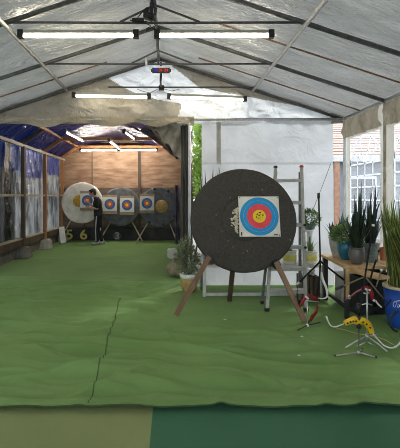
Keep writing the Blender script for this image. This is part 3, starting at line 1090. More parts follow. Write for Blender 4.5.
# ------------------------------------------------------------------ big round target
TC = Vector((.960, 5.06, 1.155))
TILT = math.radians(12)
TX = Matrix.Translation(TC) @ Matrix.Rotation(-TILT, 4, 'X') @ FACE_CAM @ Matrix.Diagonal((.670 / .735, .664 / .735, 1, 1))      # local x right, y up, z toward viewer
RW, RHH = .735, .735
DS = .659 / .735
tgt = thing('archery_target', (TC.x, TC.y, 0), 'very large round dark grey foam archery target leaning on wooden legs', 'archery target')
bpy.context.view_layer.update()
mb = MB()
n = 96
prof = []
rr = [0, .06, .12, .18, .24, .295, .30, .305, .36, .42, .48, .54, .60, .66, .70, .725, .735]
vs, fs = [], []
for i, r in enumerate(rr):
    for k in range(n):
        a = 2 * PI * k / n
        wob = 1 + .006 * nz(math.cos(a) * 3, math.sin(a) * 3, 2) * (r / .735)
        z = .0 + .004 * nz(r * 30, math.cos(a), math.sin(a)) - (.007 if abs(r - .30) < .002 else 0)
        if r > .72:
            z -= .012 * (r - .72) / .015
        vs.append(Vector((r * math.cos(a) * wob, r * math.sin(a) * wob * RHH / RW, z)))
for i in range(len(rr) - 1):
    for k in range(n):
        fs.append((i * n + k, i * n + (k + 1) % n, (i + 1) * n + (k + 1) % n, (i + 1) * n + k))
mb.add(vs, fs, 0, True, TX)
vs = []
for zz in (-.012, -.06, -.13):
    for k in range(n):
        a = 2 * PI * k / n
        wob = 1 + .006 * nz(math.cos(a) * 3, math.sin(a) * 3, 2)
        vs.append(Vector((.735 * math.cos(a) * wob, .735 * math.sin(a) * wob * RHH / RW, zz)))
fs = []
for i in range(2):
    for k in range(n):
        fs.append((i * n + k, i * n + (k + 1) % n, (i + 1) * n + (k + 1) % n, (i + 1) * n + k))
fs.append(tuple(2 * n + k for k in range(n - 1, -1, -1)))
mb.add(vs, fs, 1, True, TX)
disc_mb = mb


def on_disc(px, py, off=0.):
    """point of the disc plane seen at a pixel"""
    o_ = Vector((0, 0, H))
    d = P(px, py, 1.0) - o_
    n_ = (TX.to_3x3() @ Vector((0, 0, 1))).normalized()
    t = (TC - o_).dot(n_) / d.dot(n_)
    return o_ + d * t + n_ * off


TXX = (TX.to_3x3() @ Vector((1, 0, 0))).normalized()
TYY = (TX.to_3x3() @ Vector((0, 1, 0))).normalized()
TZZ = (TX.to_3x3() @ Vector((0, 0, 1))).normalized()
rnd = random.Random(5)
mb = MB()
for i in range(170):
    py = rnd.uniform(208, 233)
    wdt = 4.6 * math.exp(-((py - 221) / 9) ** 2) + .8 + 1.5 * math.exp(-((py - 211) / 2) ** 2)
    px = 237.8 - abs(rnd.gauss(0, wdt * .5)) + rnd.uniform(-.5, .4)
    r = rnd.uniform(.004, .014)
    mb.ball(on_disc(px, py, .001), (r * rnd.uniform(.7, 1.6), r * .55, r * rnd.uniform(.6, 1.4)), 6, xf=Matrix.Rotation(rnd.uniform(-1, 1), 4, 'Y'))
mb.build('torn_foam', M['foam_torn'], tgt)['kind'] = 'stuff'
mb = disc_mb
for px, py in ((216, 215), (233, 247), (247, 251), (221, 200), (243, 253), (258, 247), (230, 198), (262, 190), (290, 240), (285, 252), (222, 231), (228, 241), (250, 244)):
    mb.disc(on_disc(px, py, .007), rnd.uniform(.003, .007), TXX, TYY, 8, 2)
mb.build('foam_disc', [M['foam_dark'], M['foam_edge'], M['foam_torn']], tgt)
# legs
for a, b, mt, wd in (((209.5, 256.5, 4.83), (176, 315.6, 4.85), 'leg_wood', .058), ((276, 262, 4.80), (304.5, 322, 4.61), 'leg_wood', .058), ((233.5, 262, 5.14), (229.5, 300.5, 5.54), 'wood_dark', .06)):
    p, q = P(*a), P(*b)
    q.z = gz(q.x, q.y) + .014
    MB().bar(p, q, wd, .04, up=(0, 1, 0)).build('leg', M[mt], tgt)
for px, py in ((209, 258), (275.5, 264)):
    p = on_disc(px, py, .02)
    MB().box(p, (.10, .06, .09), Matrix.Rotation(.5 if px < 240 else -.5, 4, 'Y'), bev=.008).build('bracket', M['black_plastic'], tgt)
p, q = P(209, 262, 4.93), P(278, 266, 4.92)
MB().bar(p + Vector((0, .05, 0)), q + Vector((0, .05, 0)), .04, .05).build('cross_bar', M['wood_dark'], tgt)


def target_face(name, c, x, y, half, radii, mats, label, group=None, back=None, parentless=True):
    """square paper with printed rings; x, y unit axes of the sheet"""
    c, x, y = Vector(c), Vector(x), Vector(y)
    nrm = x.cross(y).normalized()
    mb = MB()
    nseg = 8
    mb.grid(lambda u, v: c + x * ((u - .5) * 2 * half) + y * ((v - .5) * 2 * half) + nrm * (.004 * nz(u * 3, v * 3, c.x * 9)), nseg, nseg, 0)
    mb.grid(lambda u, v: c + x * ((u - .5) * 2 * half) + y * ((v - .5) * 2 * half) - nrm * .004, 1, 1, 0)
    off = .006
    for i in range(len(radii)):
        mb.ring(c + nrm * off, radii[i + 1] if i + 1 < len(radii) else 0.0005, radii[i], x, y, 40, mats[i])
    return mb


pp = on_disc(259, 216.5, .014)
face = thing('target_face', pp, 'paper archery target face with blue, red and yellow rings on the large dark disc', 'target face')
bpy.context.view_layer.update()
k = 5.08 / 400
mb = target_face('f', pp, TXX, TYY, 20.2 * k, [19.2 * k, 18.9 * k, 15.8 * k, 15.6 * k, 12.4 * k, 9.4 * k, 9.2 * k, 6.5 * k, 3.3 * k, 3.15 * k], [1, 1, 5, 1, 2, 6, 2, 3, 4, 3], '')
for i in range(16):
    a = rnd.uniform(0, 2 * PI)
    r = rnd.uniform(0, 4.2 * k)
    mb.disc(pp + TXX * (r * math.cos(a)) + TYY * (r * math.sin(a) * .8 + .01) + TZZ * .0085, rnd.uniform(.004, .009), TXX, TYY, 7, 4)
mb.box(pp + TXX * (-18.4 * k) - TYY * (17.2 * k) + TZZ * .007, (.018, .004, .034), Matrix.Rotation(-TILT, 4, 'X'), 4)
mb.box(pp + TXX * (-18.4 * k) - TYY * (18.6 * k) + TZZ * .0075, (.02, .004, .012), Matrix.Rotation(-TILT, 4, 'X'), 6)
for i in range(4):
    mb.box(pp + TXX * ((13.8 + i * 1.1) * k) - TYY * (18.3 * k) + TZZ * .0075, (.009, .004, .016), Matrix.Rotation(-TILT, 4, 'X'), 4)
mb.build('sheet', [M['paper_old'], M['t_blue'], M['t_red'], M['t_yel'], M['ink'], M['t_line'], M['t_redf']], face)
for sx in (-1, 1):
    for sy in (-1, 1):
        MB().ball(pp + TXX * (sx * 18.8 * k) + TYY * (sy * 18.8 * k) + TZZ * .008, .007, 6).build('pin', M['ink'], face)

# ------------------------------------------------------------------ targets at the end of the lane
XA, ZA = Vector((1, 0, 0)), Vector((0, 0, 1))


def end_target(c, r, thick, mt, edge, label, core=None, bolts=0, grooves=()):
    o = thing('archery_target', (c.x, c.y, 0), label, 'archery target', 'round targets at the end of the lane')
    bpy.context.view_layer.update()
    xf = Matrix.Translation(c) @ FACE_CAM
    rr = [.0001]
    zz = [0]
    for q in range(1, 12):
        rr.append(r * q / 12)
        zz.append(.004 * (q % 2))
    prof = [(a, b) for a, b in zip(rr, zz)] + [(r * .97, 0), (r, -.02), (r, -thick), (.001, -thick)]
    mb = MB().lathe(prof, 56, 0, xf, True)
    vv = []
    for (x, y, z) in mb.v:
        d = Vector((x, y, z)) - c
        a = math.atan2(d.z, d.x)
        s_ = 1 + .02 * nz(math.cos(a) * 2, math.sin(a) * 2, r * 9)
        vv.append((c.x + d.x * s_, y, c.z + d.z * s_))
    mb.v = vv
    mb.build('foam_disc', M[mt], o)
    if core:
        MB().lathe([(.001, .012), (core[0] * .9, .012), (core[0], .0), (core[0], -.01)], 30, 0, Matrix.Translation(core[1] - Vector((0, .006, 0))) @ FACE_CAM).build('core_patch', M[core[2]], o)
    for b in range(bolts):
        a = 2 * PI * (b + .3) / bolts
        MB().box(c + Vector((math.cos(a) * r * .90, -.012, math.sin(a) * r * .90)), (.075, .03, .075), Matrix.Rotation(-a, 4, 'Y'), bev=.008).build('clamp', M['black_plastic'], o)
    # splayed front legs and a rear prop
    for s_ in (-1, 1):
        top = c + Vector((s_ * r * .42, .0 + thick + .02, -r * .55))
        MB().bar(top, (c.x + s_ * r * (1.12 if c.x < -.6 or s_ < 0 else .9), c.y - .06, gz(c.x, c.y) + .016), .035, .03, up=(0, 1, 0)).build('leg', M['wood_pale'], o)
    MB().bar(c + Vector((0, thick + .02, 0)), (c.x, TB - .14, gz(c.x, TB - .14) + .016), .04, .03, up=(1, 0, 0)).build('leg', M['wood_dark'], o)
    return o


YT = 12.42
c1 = P(81.8, 202.8, YT); r1 = 20.6 / 400 * YT
end_target(c1, r1, .16, 'foam_white', 'foam_white', 'large off white round foam target on the left before plywood', (6.0 / 400 * YT, P(79, 201, YT), 'straw_bright'))
c2 = P(121, 206.6, YT + .26); r2 = 19.5 / 400 * (YT + .26)
end_target(c2, r2, .16, 'foam_grey', 'foam_grey', 'middle slate grey round target carrying two paper faces')
c3 = P(159, 206.8, YT); r3 = 20.2 / 400 * YT
end_target(c3, r3, .16, 'foam_grey', 'foam_grey', 'right slate grey round target with an ochre core and black clamps', (6.6 / 400 * YT, P(161.5, 206.5, YT), 'straw'), 8)

kk = (YT - .06) / 400
for px, py, lab in ((87.3, 200.5, 'small blue ringed target face the person is handling on white foam'),
                    (109.8, 204.2, 'small blue ringed target face right behind the person on grey foam'),
                    (127, 205, 'small blue ringed target face, right one of two on middle grey foam'),
                    (147, 203.3, 'small blue ringed target face beside the ochre core')):
    yy = YT - .06 + (.25 if 100 < px < 135 else 0)
    c = P(px, py, yy)
    o = thing('target_face', c, lab, 'target face', 'small target faces at the end of the lane')
    bpy.context.view_layer.update()
    MB().box(c + Vector((0, .022, -.008)), (15.0 * kk, .03, 19.5 * kk), bev=.004).build('backing_board', M['card'], o)
    mb = target_face('f', c, XA, ZA, 7.1 * kk, [5.4 * kk, 3.2 * kk, 1.5 * kk], [1, 2, 3], '')
    mb.build('sheet', [M['paper'], M['t_navy'], M['t_redf'], M['t_yel']], o)

# lane numbers
for body, px, py, mt, size, lab in (('5', 69.5, 235, 'num_yel', .44, 'yellow lane number 5 on black board at the lower left'),
                                    ('6', 83.7, 235, 'num_yel', .44, 'yellow lane number 6 on black board below the white target'),
                                    ('3', 117.3, 236, 'num_grey', .30, 'grey lane number 3 below the middle target')):
    yy = 12.95
    c = P(px, py, yy)
    o = thing('lane_number', (c.x, yy, 0), lab, 'lane number', 'lane numbers along the end wall')
    bpy.context.view_layer.update()
    if body == '3':
        MB().lathe([(.001, .012), (.13, .012), (.14, 0), (.14, -.02)], 30, 0, Matrix.Translation(c) @ FACE_CAM).build('plate', M['num_disc'], o)
    else:
        MB().box(c + Vector((0, .02, 0)), (.30, .025, c.z * 2 - .02), bev=.004).build('plate', M['black_board'], o)
    t_ = text_mesh('numeral', body, size, M[mt], o, Matrix.Translation(c + Vector((0, -.016, 0))) @ FACE_CAM @ Matrix.Diagonal((1.15, 1.0, 1, 1)), .004)
    md = t_.modifiers.new('weight', 'SOLIDIFY')
    md.thickness = .02
    md.offset = 0

# white folded board leaning by the corner footing, sacking and block at the right of the lane
o = thing('leaning_board', P(64.5, 240, 12.5) * 1.0, 'small white board leaning on the far corner footing', 'board')
bpy.context.view_layer.update()
p = P(63.5, 241, 12.2); p.z = .02
q = P(61.5, 227, 12.35)
MB().bar(p, q, .17, .03, up=(0, 1, 0)).build('panel', M['white_pot'], o)
o['kind'] = 'thing'

# ------------------------------------------------------------------ person at the white target
PY = 12.0
fx = (97.4 - 168) / 400 * PY
per = thing('person', (fx, PY, 0), 'person in black shirt and striped black trousers handling a target face', 'person')
bpy.context.view_layer.update()


def cap(mb, a, b, ra, rb, n=12, flat=1.0):
    """tapered capsule used to grow the figure"""
    a, b = Vector(a), Vector(b)
    d = b - a
    L = d.length
    q = d.to_track_quat('Z', 'X').to_matrix().to_4x4()
    prof = []
    for i in range(7):
        t = -PI / 2 + PI / 2 * i / 6
        prof.append((max(1e-4, ra * math.cos(t)), ra * math.sin(t)))
    for i in range(7):
        t = PI / 2 * i / 6
        prof.append((max(1e-4, rb * math.cos(t)), L + rb * math.sin(t)))
    mb.lathe(prof, n, 0, Matrix.Translation(a) @ q @ Matrix.Diagonal((1, flat, 1, 1)))


def remeshed(mb, name, m, parent, vox, smooth=4):
    o = mb.build(name, m, parent)
    r = o.modifiers.new('r', 'REMESH')
    r.mode = 'VOXEL'
    r.voxel_size = vox
    r.use_smooth_shade = True
    s_ = o.modifiers.new('s', 'SMOOTH')
    s_.factor = .5
    s_.iterations = smooth
    bpy.context.view_layer.update()
    me = bpy.data.meshes.new_from_object(o.evaluated_get(bpy.context.evaluated_depsgraph_get()))
    old = o.data
    o.modifiers.clear()
    o.data = me
    bpy.data.meshes.remove(old)
    me.materials.clear()
    me.materials.append(m)
    for pl in me.polygons:
        pl.use_smooth = True
    return o


def W(x, y, z):
    return Vector((fx + x, PY + y, z))


# joints: the figure faces -X, near side is -Y
hipc = W(.02, 0, .90)
J = dict(hn=W(.02, -.085, .88), hf=W(.02, .085, .88), kn=W(-.015, -.10, .47), kf=W(.065, .10, .47), an=W(-.005, -.10, .085), af=W(.10, .11, .085),
         waist=W(.02, 0, 1.04), chest=W(.0, 0, 1.24), neck=W(-.055, 0, 1.41), sn=W(.005, -.165, 1.345), sf=W(-.02, .165, 1.345),
         en=W(.03, -.20, 1.075), ef=W(-.14, .21, 1.10), wn=W(-.20, -.13, 1.10), wf=W(-.30, .10, 1.26))
head = W(-.145, 0, 1.545)
body = MB()
cap(body, J['hn'], J['kn'], .078, .050); cap(body, J['kn'], J['an'], .050, .034)
cap(body, J['hf'], J['kf'], .078, .050); cap(body, J['kf'], J['af'], .050, .034)
for s_, a in (('n', J['an']), ('f', J['af'])):
    cap(body, a + Vector((.03, 0, -.045)), a + Vector((-.14, 0, -.055)), .034, .026)
body.ball(hipc, (.115, .155, .12), 14)
cap(body, hipc, J['waist'], .115, .105); cap(body, J['waist'], J['chest'], .105, .118)
body.ball(J['chest'] + Vector((0, 0, .02)), (.105, .165, .13), 14)
cap(body, J['sn'], J['sf'], .058, .058)
cap(body, J['chest'] + Vector((-.02, 0, .12)), J['neck'], .075, .052); cap(body, J['neck'], head + Vector((.03, 0, -.06)), .050, .048)
cap(body, J['sn'], J['en'], .050, .037); cap(body, J['en'], J['wn'], .038, .025)
cap(body, J['sf'], J['ef'], .050, .037); cap(body, J['ef'], J['wf'], .038, .025)
tiltm = Matrix.Rotation(math.radians(-22), 4, 'Y')
hx = Matrix.Translation(head) @ tiltm
# head facing -X: skull, jaw, nose, ears, brow, lips, chin
body.ball(head, (.098, .075, .105), 16, xf=tiltm)
body.ball(hx @ Vector((-.035, 0, -.06)), (.062, .055, .06), 12)
cap(body, hx @ Vector((-.09, 0, .012)), hx @ Vector((-.112, 0, -.022)), .009, .015)
body.ball(hx @ Vector((-.088, 0, -.058)), (.014, .026, .012), 8)
body.ball(hx @ Vector((-.075, 0, -.095)), (.022, .025, .02), 8)
body.ball(hx @ Vector((-.084, 0, .03)), (.014, .05, .011), 8)
for s_ in (-1, 1):
    body.ball(hx @ Vector((.015, s_ * .076, -.012)), (.022, .012, .032), 8)
# hands: palm, four unequal fingers and a thumb each, closing on the board
for wr, d, up, th in ((J['wn'], Vector((-.92, .35, .10)).normalized(), Vector((.1, .1, 1)), Vector((0, 0, 1))), (J['wf'], Vector((-.80, .48, .30)).normalized(), Vector((.3, 0, 1)), Vector((0, -.3, 1)))):
    side = d.cross(up).normalized()
    upn = side.cross(d).normalized()
    pc = wr + d * .045
    body.ball(pc, (.046, .018, .042), 10, xf=d.to_track_quat('X', 'Z').to_matrix().to_4x4())
    for i, (sp, ln) in enumerate(((.030, .062), (.010, .072), (-.011, .067), (-.030, .052))):
        r0 = pc + d * .035 + upn * sp
        m1 = r0 + d * (ln * .5) + side * .004
        m2 = r0 + d * (ln * .78) + side * (-.022)
        cap(body, r0, m1, .0098, .009, 8); cap(body, m1, m2, .009, .0075, 8)
    t0 = pc + upn * .034 - d * .012
    t1 = t0 + upn * .022 + d * .03 - side * .012
    t2 = t1 + d * .026 - side * .016
    cap(body, t0, t1, .012, .0105, 8); cap(body, t1, t2, .0105, .009, 8)
remeshed(body, 'body', M['skin'], per, .0075, 3)
for s_ in (-1, 1):
    MB().ball(hx @ Vector((-.088, s_ * .03, .008)), .011, 8).build('eye', M['ink'], per)
hair = MB()
hair.ball(hx @ Vector((.018, 0, .026)), (.102, .086, .096), 14)
hair.ball(hx @ Vector((.05, 0, -.02)), (.068, .080, .075), 12)
hair.ball(hx @ Vector((-.035, 0, .088)), (.055, .066, .026), 10)
for i in range(26):
    a = rnd.uniform(-1.2, 1.2); b = rnd.uniform(-.9, 1.3)
    p = hx @ Vector((.02 + .1 * math.cos(a) * math.cos(b) * rnd.choice((1, -.4)), .082 * math.sin(a), .03 + .09 * math.sin(b)))
    hair.ball(p, .018, 6)
remeshed(hair, 'hair', M['hair'], per, .009, 3)
tee = MB()
cap(tee, hipc + Vector((0, 0, .06)), J['waist'], .132, .124); cap(tee, J['waist'], J['chest'], .124, .132)
tee.ball(hipc + Vector((0, 0, .03)), (.128, .166, .09), 14)
tee.ball(J['chest'] + Vector((.005, 0, .02)), (.124, .182, .142), 14)
cap(tee, J['sn'], J['sf'], .072, .072)
cap(tee, J['chest'] + Vector((-.02, 0, .12)), J['neck'] - Vector((-.005, 0, .02)), .09, .062)
cap(tee, J['sn'], lerp(J['sn'], J['en'], .80), .066, .062)
cap(tee, J['sf'], lerp(J['sf'], J['ef'], .80), .066, .062)
remeshed(tee, 'shirt', M['tee'], per, .010, 3)
tr_ = MB()
tr_.ball(hipc - Vector((0, 0, .02)), (.128, .168, .13), 14)
for a, b, c in ((J['hn'], J['kn'], J['an']), (J['hf'], J['kf'], J['af'])):
    cap(tr_, a, b, .096, .068); cap(tr_, b, c + Vector((0, 0, .02)), .068, .056)
remeshed(tr_, 'trousers', M['track'], per, .010, 3)
mb = MB()
mb.tube([lerp(J['hn'], J['kn'], t) + Vector((-.012, -.094 + .026 * t, 0)) for t in (.05, .35, .7, 1)] + [lerp(J['kn'], J['an'], t) + Vector((-.012, -.068 + .012 * t, 0)) for t in (.3, .65, .95)], .018, 8, flat=((1, 0, 0), .45))
mb.build('trouser_stripe', M['stripe'], per)
mb = MB()
mb.ball(lerp(J['hf'], J['kf'], .18) + Vector((.04, -.085, 0)), (.028, .02, .028), 8)
mb.build('trouser_badge', M['stripe'], per)
mb = MB()
mb.ball(lerp(J['kf'], J['af'], .05) + Vector((.02, -.066, 0)), (.022, .016, .05), 8)
mb.build('trouser_badge', M['stripe'], per)
for a in (J['an'], J['af']):
    sh = MB()
    cap(sh, a + Vector((.035, 0, -.042)), a + Vector((-.15, 0, -.05)), .042, .034)
    cap(sh, a + Vector((.01, 0, .0)), a + Vector((-.05, 0, -.035)), .045, .04)
    o = remeshed(sh, 'shoe', M['shoe'], per, .009, 2)
    for v in o.data.vertices:
        wz = (o.matrix_world @ v.co).z
        if wz < .004:
            v.co.z += .004 - wz

# ------------------------------------------------------------------ aluminium step ladder behind the target
lad = thing('step_ladder', (1.55, 5.2, 0), 'folded aluminium step ladder standing behind the big round target', 'ladder')
bpy.context.view_layer.update()
bl, br = P(267, 312, 5.03), P(306, 311, 5.03)
bl.z = br.z = .02
tl, tr2 = P(275.5, 168, 5.56), P(301.5, 167.5, 5.56)
for a, b in ((bl, tl), (br, tr2)):
    MB().bar(a, b, .038, .03, up=(0, 1, 0)).build('rail', M['alu'], lad)
    MB().box((a.x, a.y, .022), (.06, .05, .044), bev=.008).build('foot_cap', M['black_plastic'], lad)
    MB().box(b + Vector((0, 0, .012)), (.05, .04, .04), bev=.008).build('top_cap', M['red_plastic' if a is br else 'black_plastic'], lad)
for zz in (.235, .505, .775, 1.06, 1.355, 1.66):
    t = (zz - .02) / (tl.z - .02)
    a, b = lerp(bl, tl, t), lerp(br, tr2, t)
    MB().bar(a + Vector((0, .02, 0)), b + Vector((0, .02, 0)), .09, .045).build('step', M['alu'], lad)
    if zz in (1.06, .775):
        MB().box(b + Vector((.01, -.02, 0)), (.035, .03, .035), bev=.006).build('step_clip', M['black_plastic'], lad)
for a, b in ((P(262, 304, 5.38), P(276, 172, 5.68)), (P(300, 303, 5.40), P(300, 172, 5.68))):
    a.z = .02
    MB().bar(a, b, .035, .025, up=(0, 1, 0)).build('rear_leg', M['alu_dark'], lad)
    MB().box((a.x, a.y, .022), (.05, .045, .044), bev=.008).build('foot_cap', M['black_plastic'], lad)

# ------------------------------------------------------------------ low white bench with plants
bn = thing('low_bench', (1.35, 5.95, 0), 'long low white steel bench behind the big target', 'bench')
bpy.context.view_layer.update()
bx0, bx1, by0, by1, bz = .495, 2.26, 5.76, 6.22, .455
MB().box(((bx0 + bx1) / 2, (by0 + by1) / 2, bz - .018), (bx1 - bx0, by1 - by0, .036), bev=.005).build('bench_top', M['white_steel'], bn)
for x in (bx0 + .03, bx1 - .03):
    for y in (by0 + .02, by1 - .02):
        MB().box((x, y, (bz - .036) / 2), (.045, .04, bz - .036)).build('leg', M['white_steel'] if y < 6 else M['alu_dark'], bn)
for y in (by0 + .02,):
    MB().bar((bx0 + .05, y, .03), (bx1 - .05, y, .03), .04, .04).build('foot_rail', M['white_steel'], bn)


def blade(mb, base, h, wid, lean, az, mi=(0, 0), curve=.3, seg=7, fold=.3, twist=0.):
    """one upright leaf: four columns (edge, middle, middle, edge), pointed tip"""
    d = Vector((math.cos(az), math.sin(az), 0))
    b = len(mb.v)
    ta = az + PI / 2 + twist
    for i in range(seg + 1):
        t = i / seg
        c = Vector(base) + d * (lean * h * (t * (1 - curve) + curve * t * t)) + Vector((0, 0, h * t * (1 - .25 * lean * t)))
        wv = wid * (.55 + .75 * math.sin(PI * min(1, t * .9 + .12))) * (1 - t ** 5) * .8
        a2 = ta + twist * t * 3
        s_ = Vector((math.cos(a2), math.sin(a2), 0))
        n_ = Vector((-math.sin(a2), math.cos(a2), 0))
        for j, q in enumerate((-1, -.62, 0, .62, 1)):
            mb.v.append(tuple(c + s_ * (q * wv / 2) + n_ * (fold * wv * .5 * abs(q))))
    for i in range(seg):
        for j in range(4):
            mb.f.append((b + i * 5 + j, b + i * 5 + j + 1, b + (i + 1) * 5 + j + 1, b + (i + 1) * 5 + j))
            mb.m.append(mi[1] if j in (0, 3) else mi[0])
            mb.sm.append(True)


def pot_prof(rt, rb, h, rim=.012, curve=0.):
    pr = [(rb * .96, 0), (rb, .004)]
    for i in range(1, 8):
        t = i / 8
        pr.append((lerp(rb, rt, t) + curve * math.sin(PI * t), h * t))
    pr += [(rt, h * .94), (rt + rim, h * .95), (rt + rim, h), (rt - .012, h), (rt - .016, h * .86)]
    return pr


def pot(root, loc, rt, rb, h, mt, rim=.01, curve=0., n=28):
    xf = Matrix.Translation(Vector(loc))
    o_ = MB().lathe(pot_prof(rt, rb, h, rim, curve), n, 0, xf).build('pot', M[mt], root)
    MB().lathe([(.001, h * .88), (rt - .014, h * .86)], n, 0, xf).build('soil', M['soil'], root)
    return o_


def leafball(mb, c, r, cnt, size, rr, mi=0):
    for i in range(cnt):
        a, b = rr.uniform(0, 2 * PI), math.asin(rr.uniform(-1, 1))
        k = rr.uniform(.55, 1.0)
        p = Vector(c) + Vector((r[0] * k * math.cos(a) * math.cos(b), r[1] * k * math.sin(a) * math.cos(b), r[2] * k * math.sin(b)))
        d = (p - Vector(c)).normalized() + Vector((rr.uniform(-.6, .6), rr.uniform(-.6, .6), rr.uniform(-.3, .8)))
        d.normalize()
        s_ = d.cross(Vector((rr.uniform(-1, 1), rr.uniform(-1, 1), rr.uniform(-1, 1)))).normalized()
        L = size * rr.uniform(.7, 1.4)
        n_ = d.cross(s_) * (L * .12)
        mb.add([p, p + d * L * .5 + s_ * L * .2 + n_, p + d * L, p + d * L * .5 - s_ * L * .2 + n_], [(0, 1, 2), (0, 2, 3)], mi)


def rosette(mb, base, cnt, h, wid, rr, lean=(.2, 1.0), mi=(0, 0), curve=.3):
    for i in range(cnt):
        blade(mb, Vector(base) + Vector((rr.uniform(-.03, .03), rr.uniform(-.03, .03), 0)), h * rr.uniform(.65, 1.1), wid * rr.uniform(.7, 1.2), rr.uniform(*lean), 2 * PI * i / cnt * 1.618 * 2 + rr.uniform(-.3, .3), mi, curve)


rp = random.Random(11)
GB = 'potted plants on the low white bench'
# snake plant rising behind the disc
l = Vector((.615, 6.10, bz))
o = thing('snake_plant', l, 'dark snake plant whose leaf tips show over the big disc left edge', 'potted plant', GB)
bpy.context.view_layer.update()
pot(o, l, .105, .085, .24, 'grey_pot')
mb = MB()
for i in range(15):
    a = rp.uniform(0, 2 * PI)
    blade(mb, l + Vector((.05 * math.cos(a), .05 * math.sin(a), .2)), rp.uniform(.95, 1.32), .075, rp.uniform(.02, .12), a, (0, 0), twist=rp.uniform(-.3, .3))
mb.build('leaves', [M['snake_dark']], o)
# terracotta pot at the left end
l = P(209, 264.5, 5.95); l.z = bz
l = Vector((.625, 5.82, bz))
o = thing('terracotta_pot', l, 'small empty terracotta pot at the left end of bench', 'pot')
bpy.context.view_layer.update()
pot(o, l + Vector((0, 0, 0)), .055, .04, .085, 'terracotta')
# two labelled pots
for px, pl, hh, lab in ((289.5, 1, .10, 'succulent in yellow labelled cream pot peeking past the disc edge'), (310, 2, .12, 'long leaved succulent in yellow labelled pot right of the ladder')):
    Y = 5.9
    l = P(px, 266, Y); l.z = bz
    o = thing('potted_succulent', l, lab, 'potted plant', GB)
    bpy.context.view_layer.update()
    pot(o, l, .098, .088, .19, 'label_pot')
    MB().lathe([(.0915, .045), (.1, .06), (.1015, .13), (.0985, .135)], 28, 0, Matrix.Translation(l)).build('label', M['label_yel'], o)
    mb = MB()
    rosette(mb, l + Vector((0, 0, .16)), 15, hh * 1.75, .026, rp, (.1, .7), (0, 1))
    for i in range(4):
        blade(mb, l + Vector((rp.uniform(-.04, .04), 0, .16)), hh * 2.2, .03, rp.uniform(.05, .3), rp.uniform(0, 6), (2, 2))
    mb.build('leaves', [M['bush_green'], M['snake_yel'], M['aloe']], o)
# round bush on a white pedestal
l = P(309.5, 229.5, 6.10)
o = thing('plant_pedestal', (l.x, l.y, bz), 'slim white pedestal carrying the round bushy plant', 'plant stand')
bpy.context.view_layer.update()
MB().lathe([(.075, bz), (.07, bz + .02), (.045, bz + .05), (.042, l.z - .05), (.07, l.z - .02), (.075, l.z)], 24, 0, Matrix.Translation((l.x, l.y, 0))).build('column', M['white_pot'], o)
o = thing('round_bush', l, 'round green bushy plant in a dark saucer pot beside the ladder', 'potted plant', GB)
bpy.context.view_layer.update()
pot(o, l, .09, .06, .07, 'ribbed_pot')
mb = MB()
leafball(mb, l + Vector((.01, 0, .17)), (.14, .13, .13), 620, .045, rp)
mb.build('leaves', [M['bush_green']], o)

# plant by the opening
l = Vector(((189 - 168) / 400 * 6.12, 6.12, 0))
o = thing('leafy_pot_plant', l, 'grey green leafy plant in ochre clay pot by the pale post', 'potted plant')
bpy.context.view_layer.update()
pot(o, l, .125, .10, .25, 'tan_pot', .014, .02)
MB().lathe([(.1275, .2), (.142, .205), (.145, .262), (.13, .265)], 28, 0, Matrix.Translation(l)).build('pot_rim', M['white_pot'], o)
mb = MB()
leafball(mb, l + Vector((-.03, 0, .48)), (.17, .17, .25), 620, .055, rp)
leafball(mb, l + Vector((-.06, 0, .66)), (.10, .10, .16), 160, .05, rp)
for i in range(9):
    a = rp.uniform(0, 6.28)
    mb.tube([l + Vector((0, 0, .2)), l + Vector((.1 * math.cos(a), .1 * math.sin(a), .5)), l + Vector((.15 * math.cos(a), .15 * math.sin(a), .75))], .004, 5, 1)
mb.build('leaves', [M['grey_green'], M['bark']], o)
# clutter at the foot of the lane's right wall
o = thing('sand_sack', (.13, 7.2, 0), 'sandy coloured sack slumped at the right of the lane opening', 'sack')
bpy.context.view_layer.update()
mb = MB()
cap(mb, (.12, 7.2, .135), (.22, 7.3, .33), .13, .10)
cap(mb, (.20, 7.1, .115), (.06, 7.35, .115), .10, .10)
remeshed(mb, 'sack_body', M['sacking'], o, .02, 4)
mb = MB().box((.10, 9.3, .113), (.2, .25, .22), .2, bev=.02)
tag(mb.build('white_box', M['white_pot']), 'small whitish box on the lane floor by the dark right wall', 'box')

# ------------------------------------------------------------------ plant table along the window wall
TH = .63
tbl = thing('plant_table', (2.5, 4.95, 0), 'rough board table with plants under the arched window', 'table')
bpy.context.view_layer.update()
TR_ = Matrix.Translation((2.115, 5.18, 0)) @ Matrix.Rotation(-.094, 4, 'Z')


def tpt(x, y, z):
    return TR_ @ Vector((x, y, z))


mb = MB()
for i in range(4):
    mb.box(tpt(.0825 + .167 * i, 0, TH - .0175), (.163, .97, .035), -.094, bev=.004)
mb.build('tabletop', M['table_wood'], tbl)
MB().box((2.245, 4.50, TH - .053), (.16, .46, .034), Matrix.Rotation(.28, 4, 'Z') @ Matrix.Rotation(.02, 4, 'X'), bev=.004).build('loose_board', M['table_wood'], tbl)
MB().box(tpt(.045, -.44, .2975), (.045, .045, .595), -.094).build('leg', M['black_steel'], tbl)
lx = P(344, 285, 4.69)
MB().box(tpt(.04, -.475, .425), (.038, .02, .345), -.094).build('leg_batten', M['table_wood'], tbl)
MB().ball(tpt(.055, -.49, .265), (.018, .012, .026), 8).build('leg_bolt', M['white_pot'], tbl)
for x, y in ((.05, .44), (.62, -.40), (.62, .44)):
    MB().box(tpt(x, y, (TH - .035) / 2), (.06, .06, TH - .035), -.094).build('leg', M['black_steel'], tbl)
MB().bar(tpt(.05, -.44, .12), tpt(.05, .44, .12), .035, .035).build('stretcher', M['black_steel'], tbl)
MB().bar(tpt(.05, -.44, .12), tpt(.62, -.40, .12), .035, .035).build('stretcher', M['black_steel'], tbl)

GT = 'potted plants on the board table'


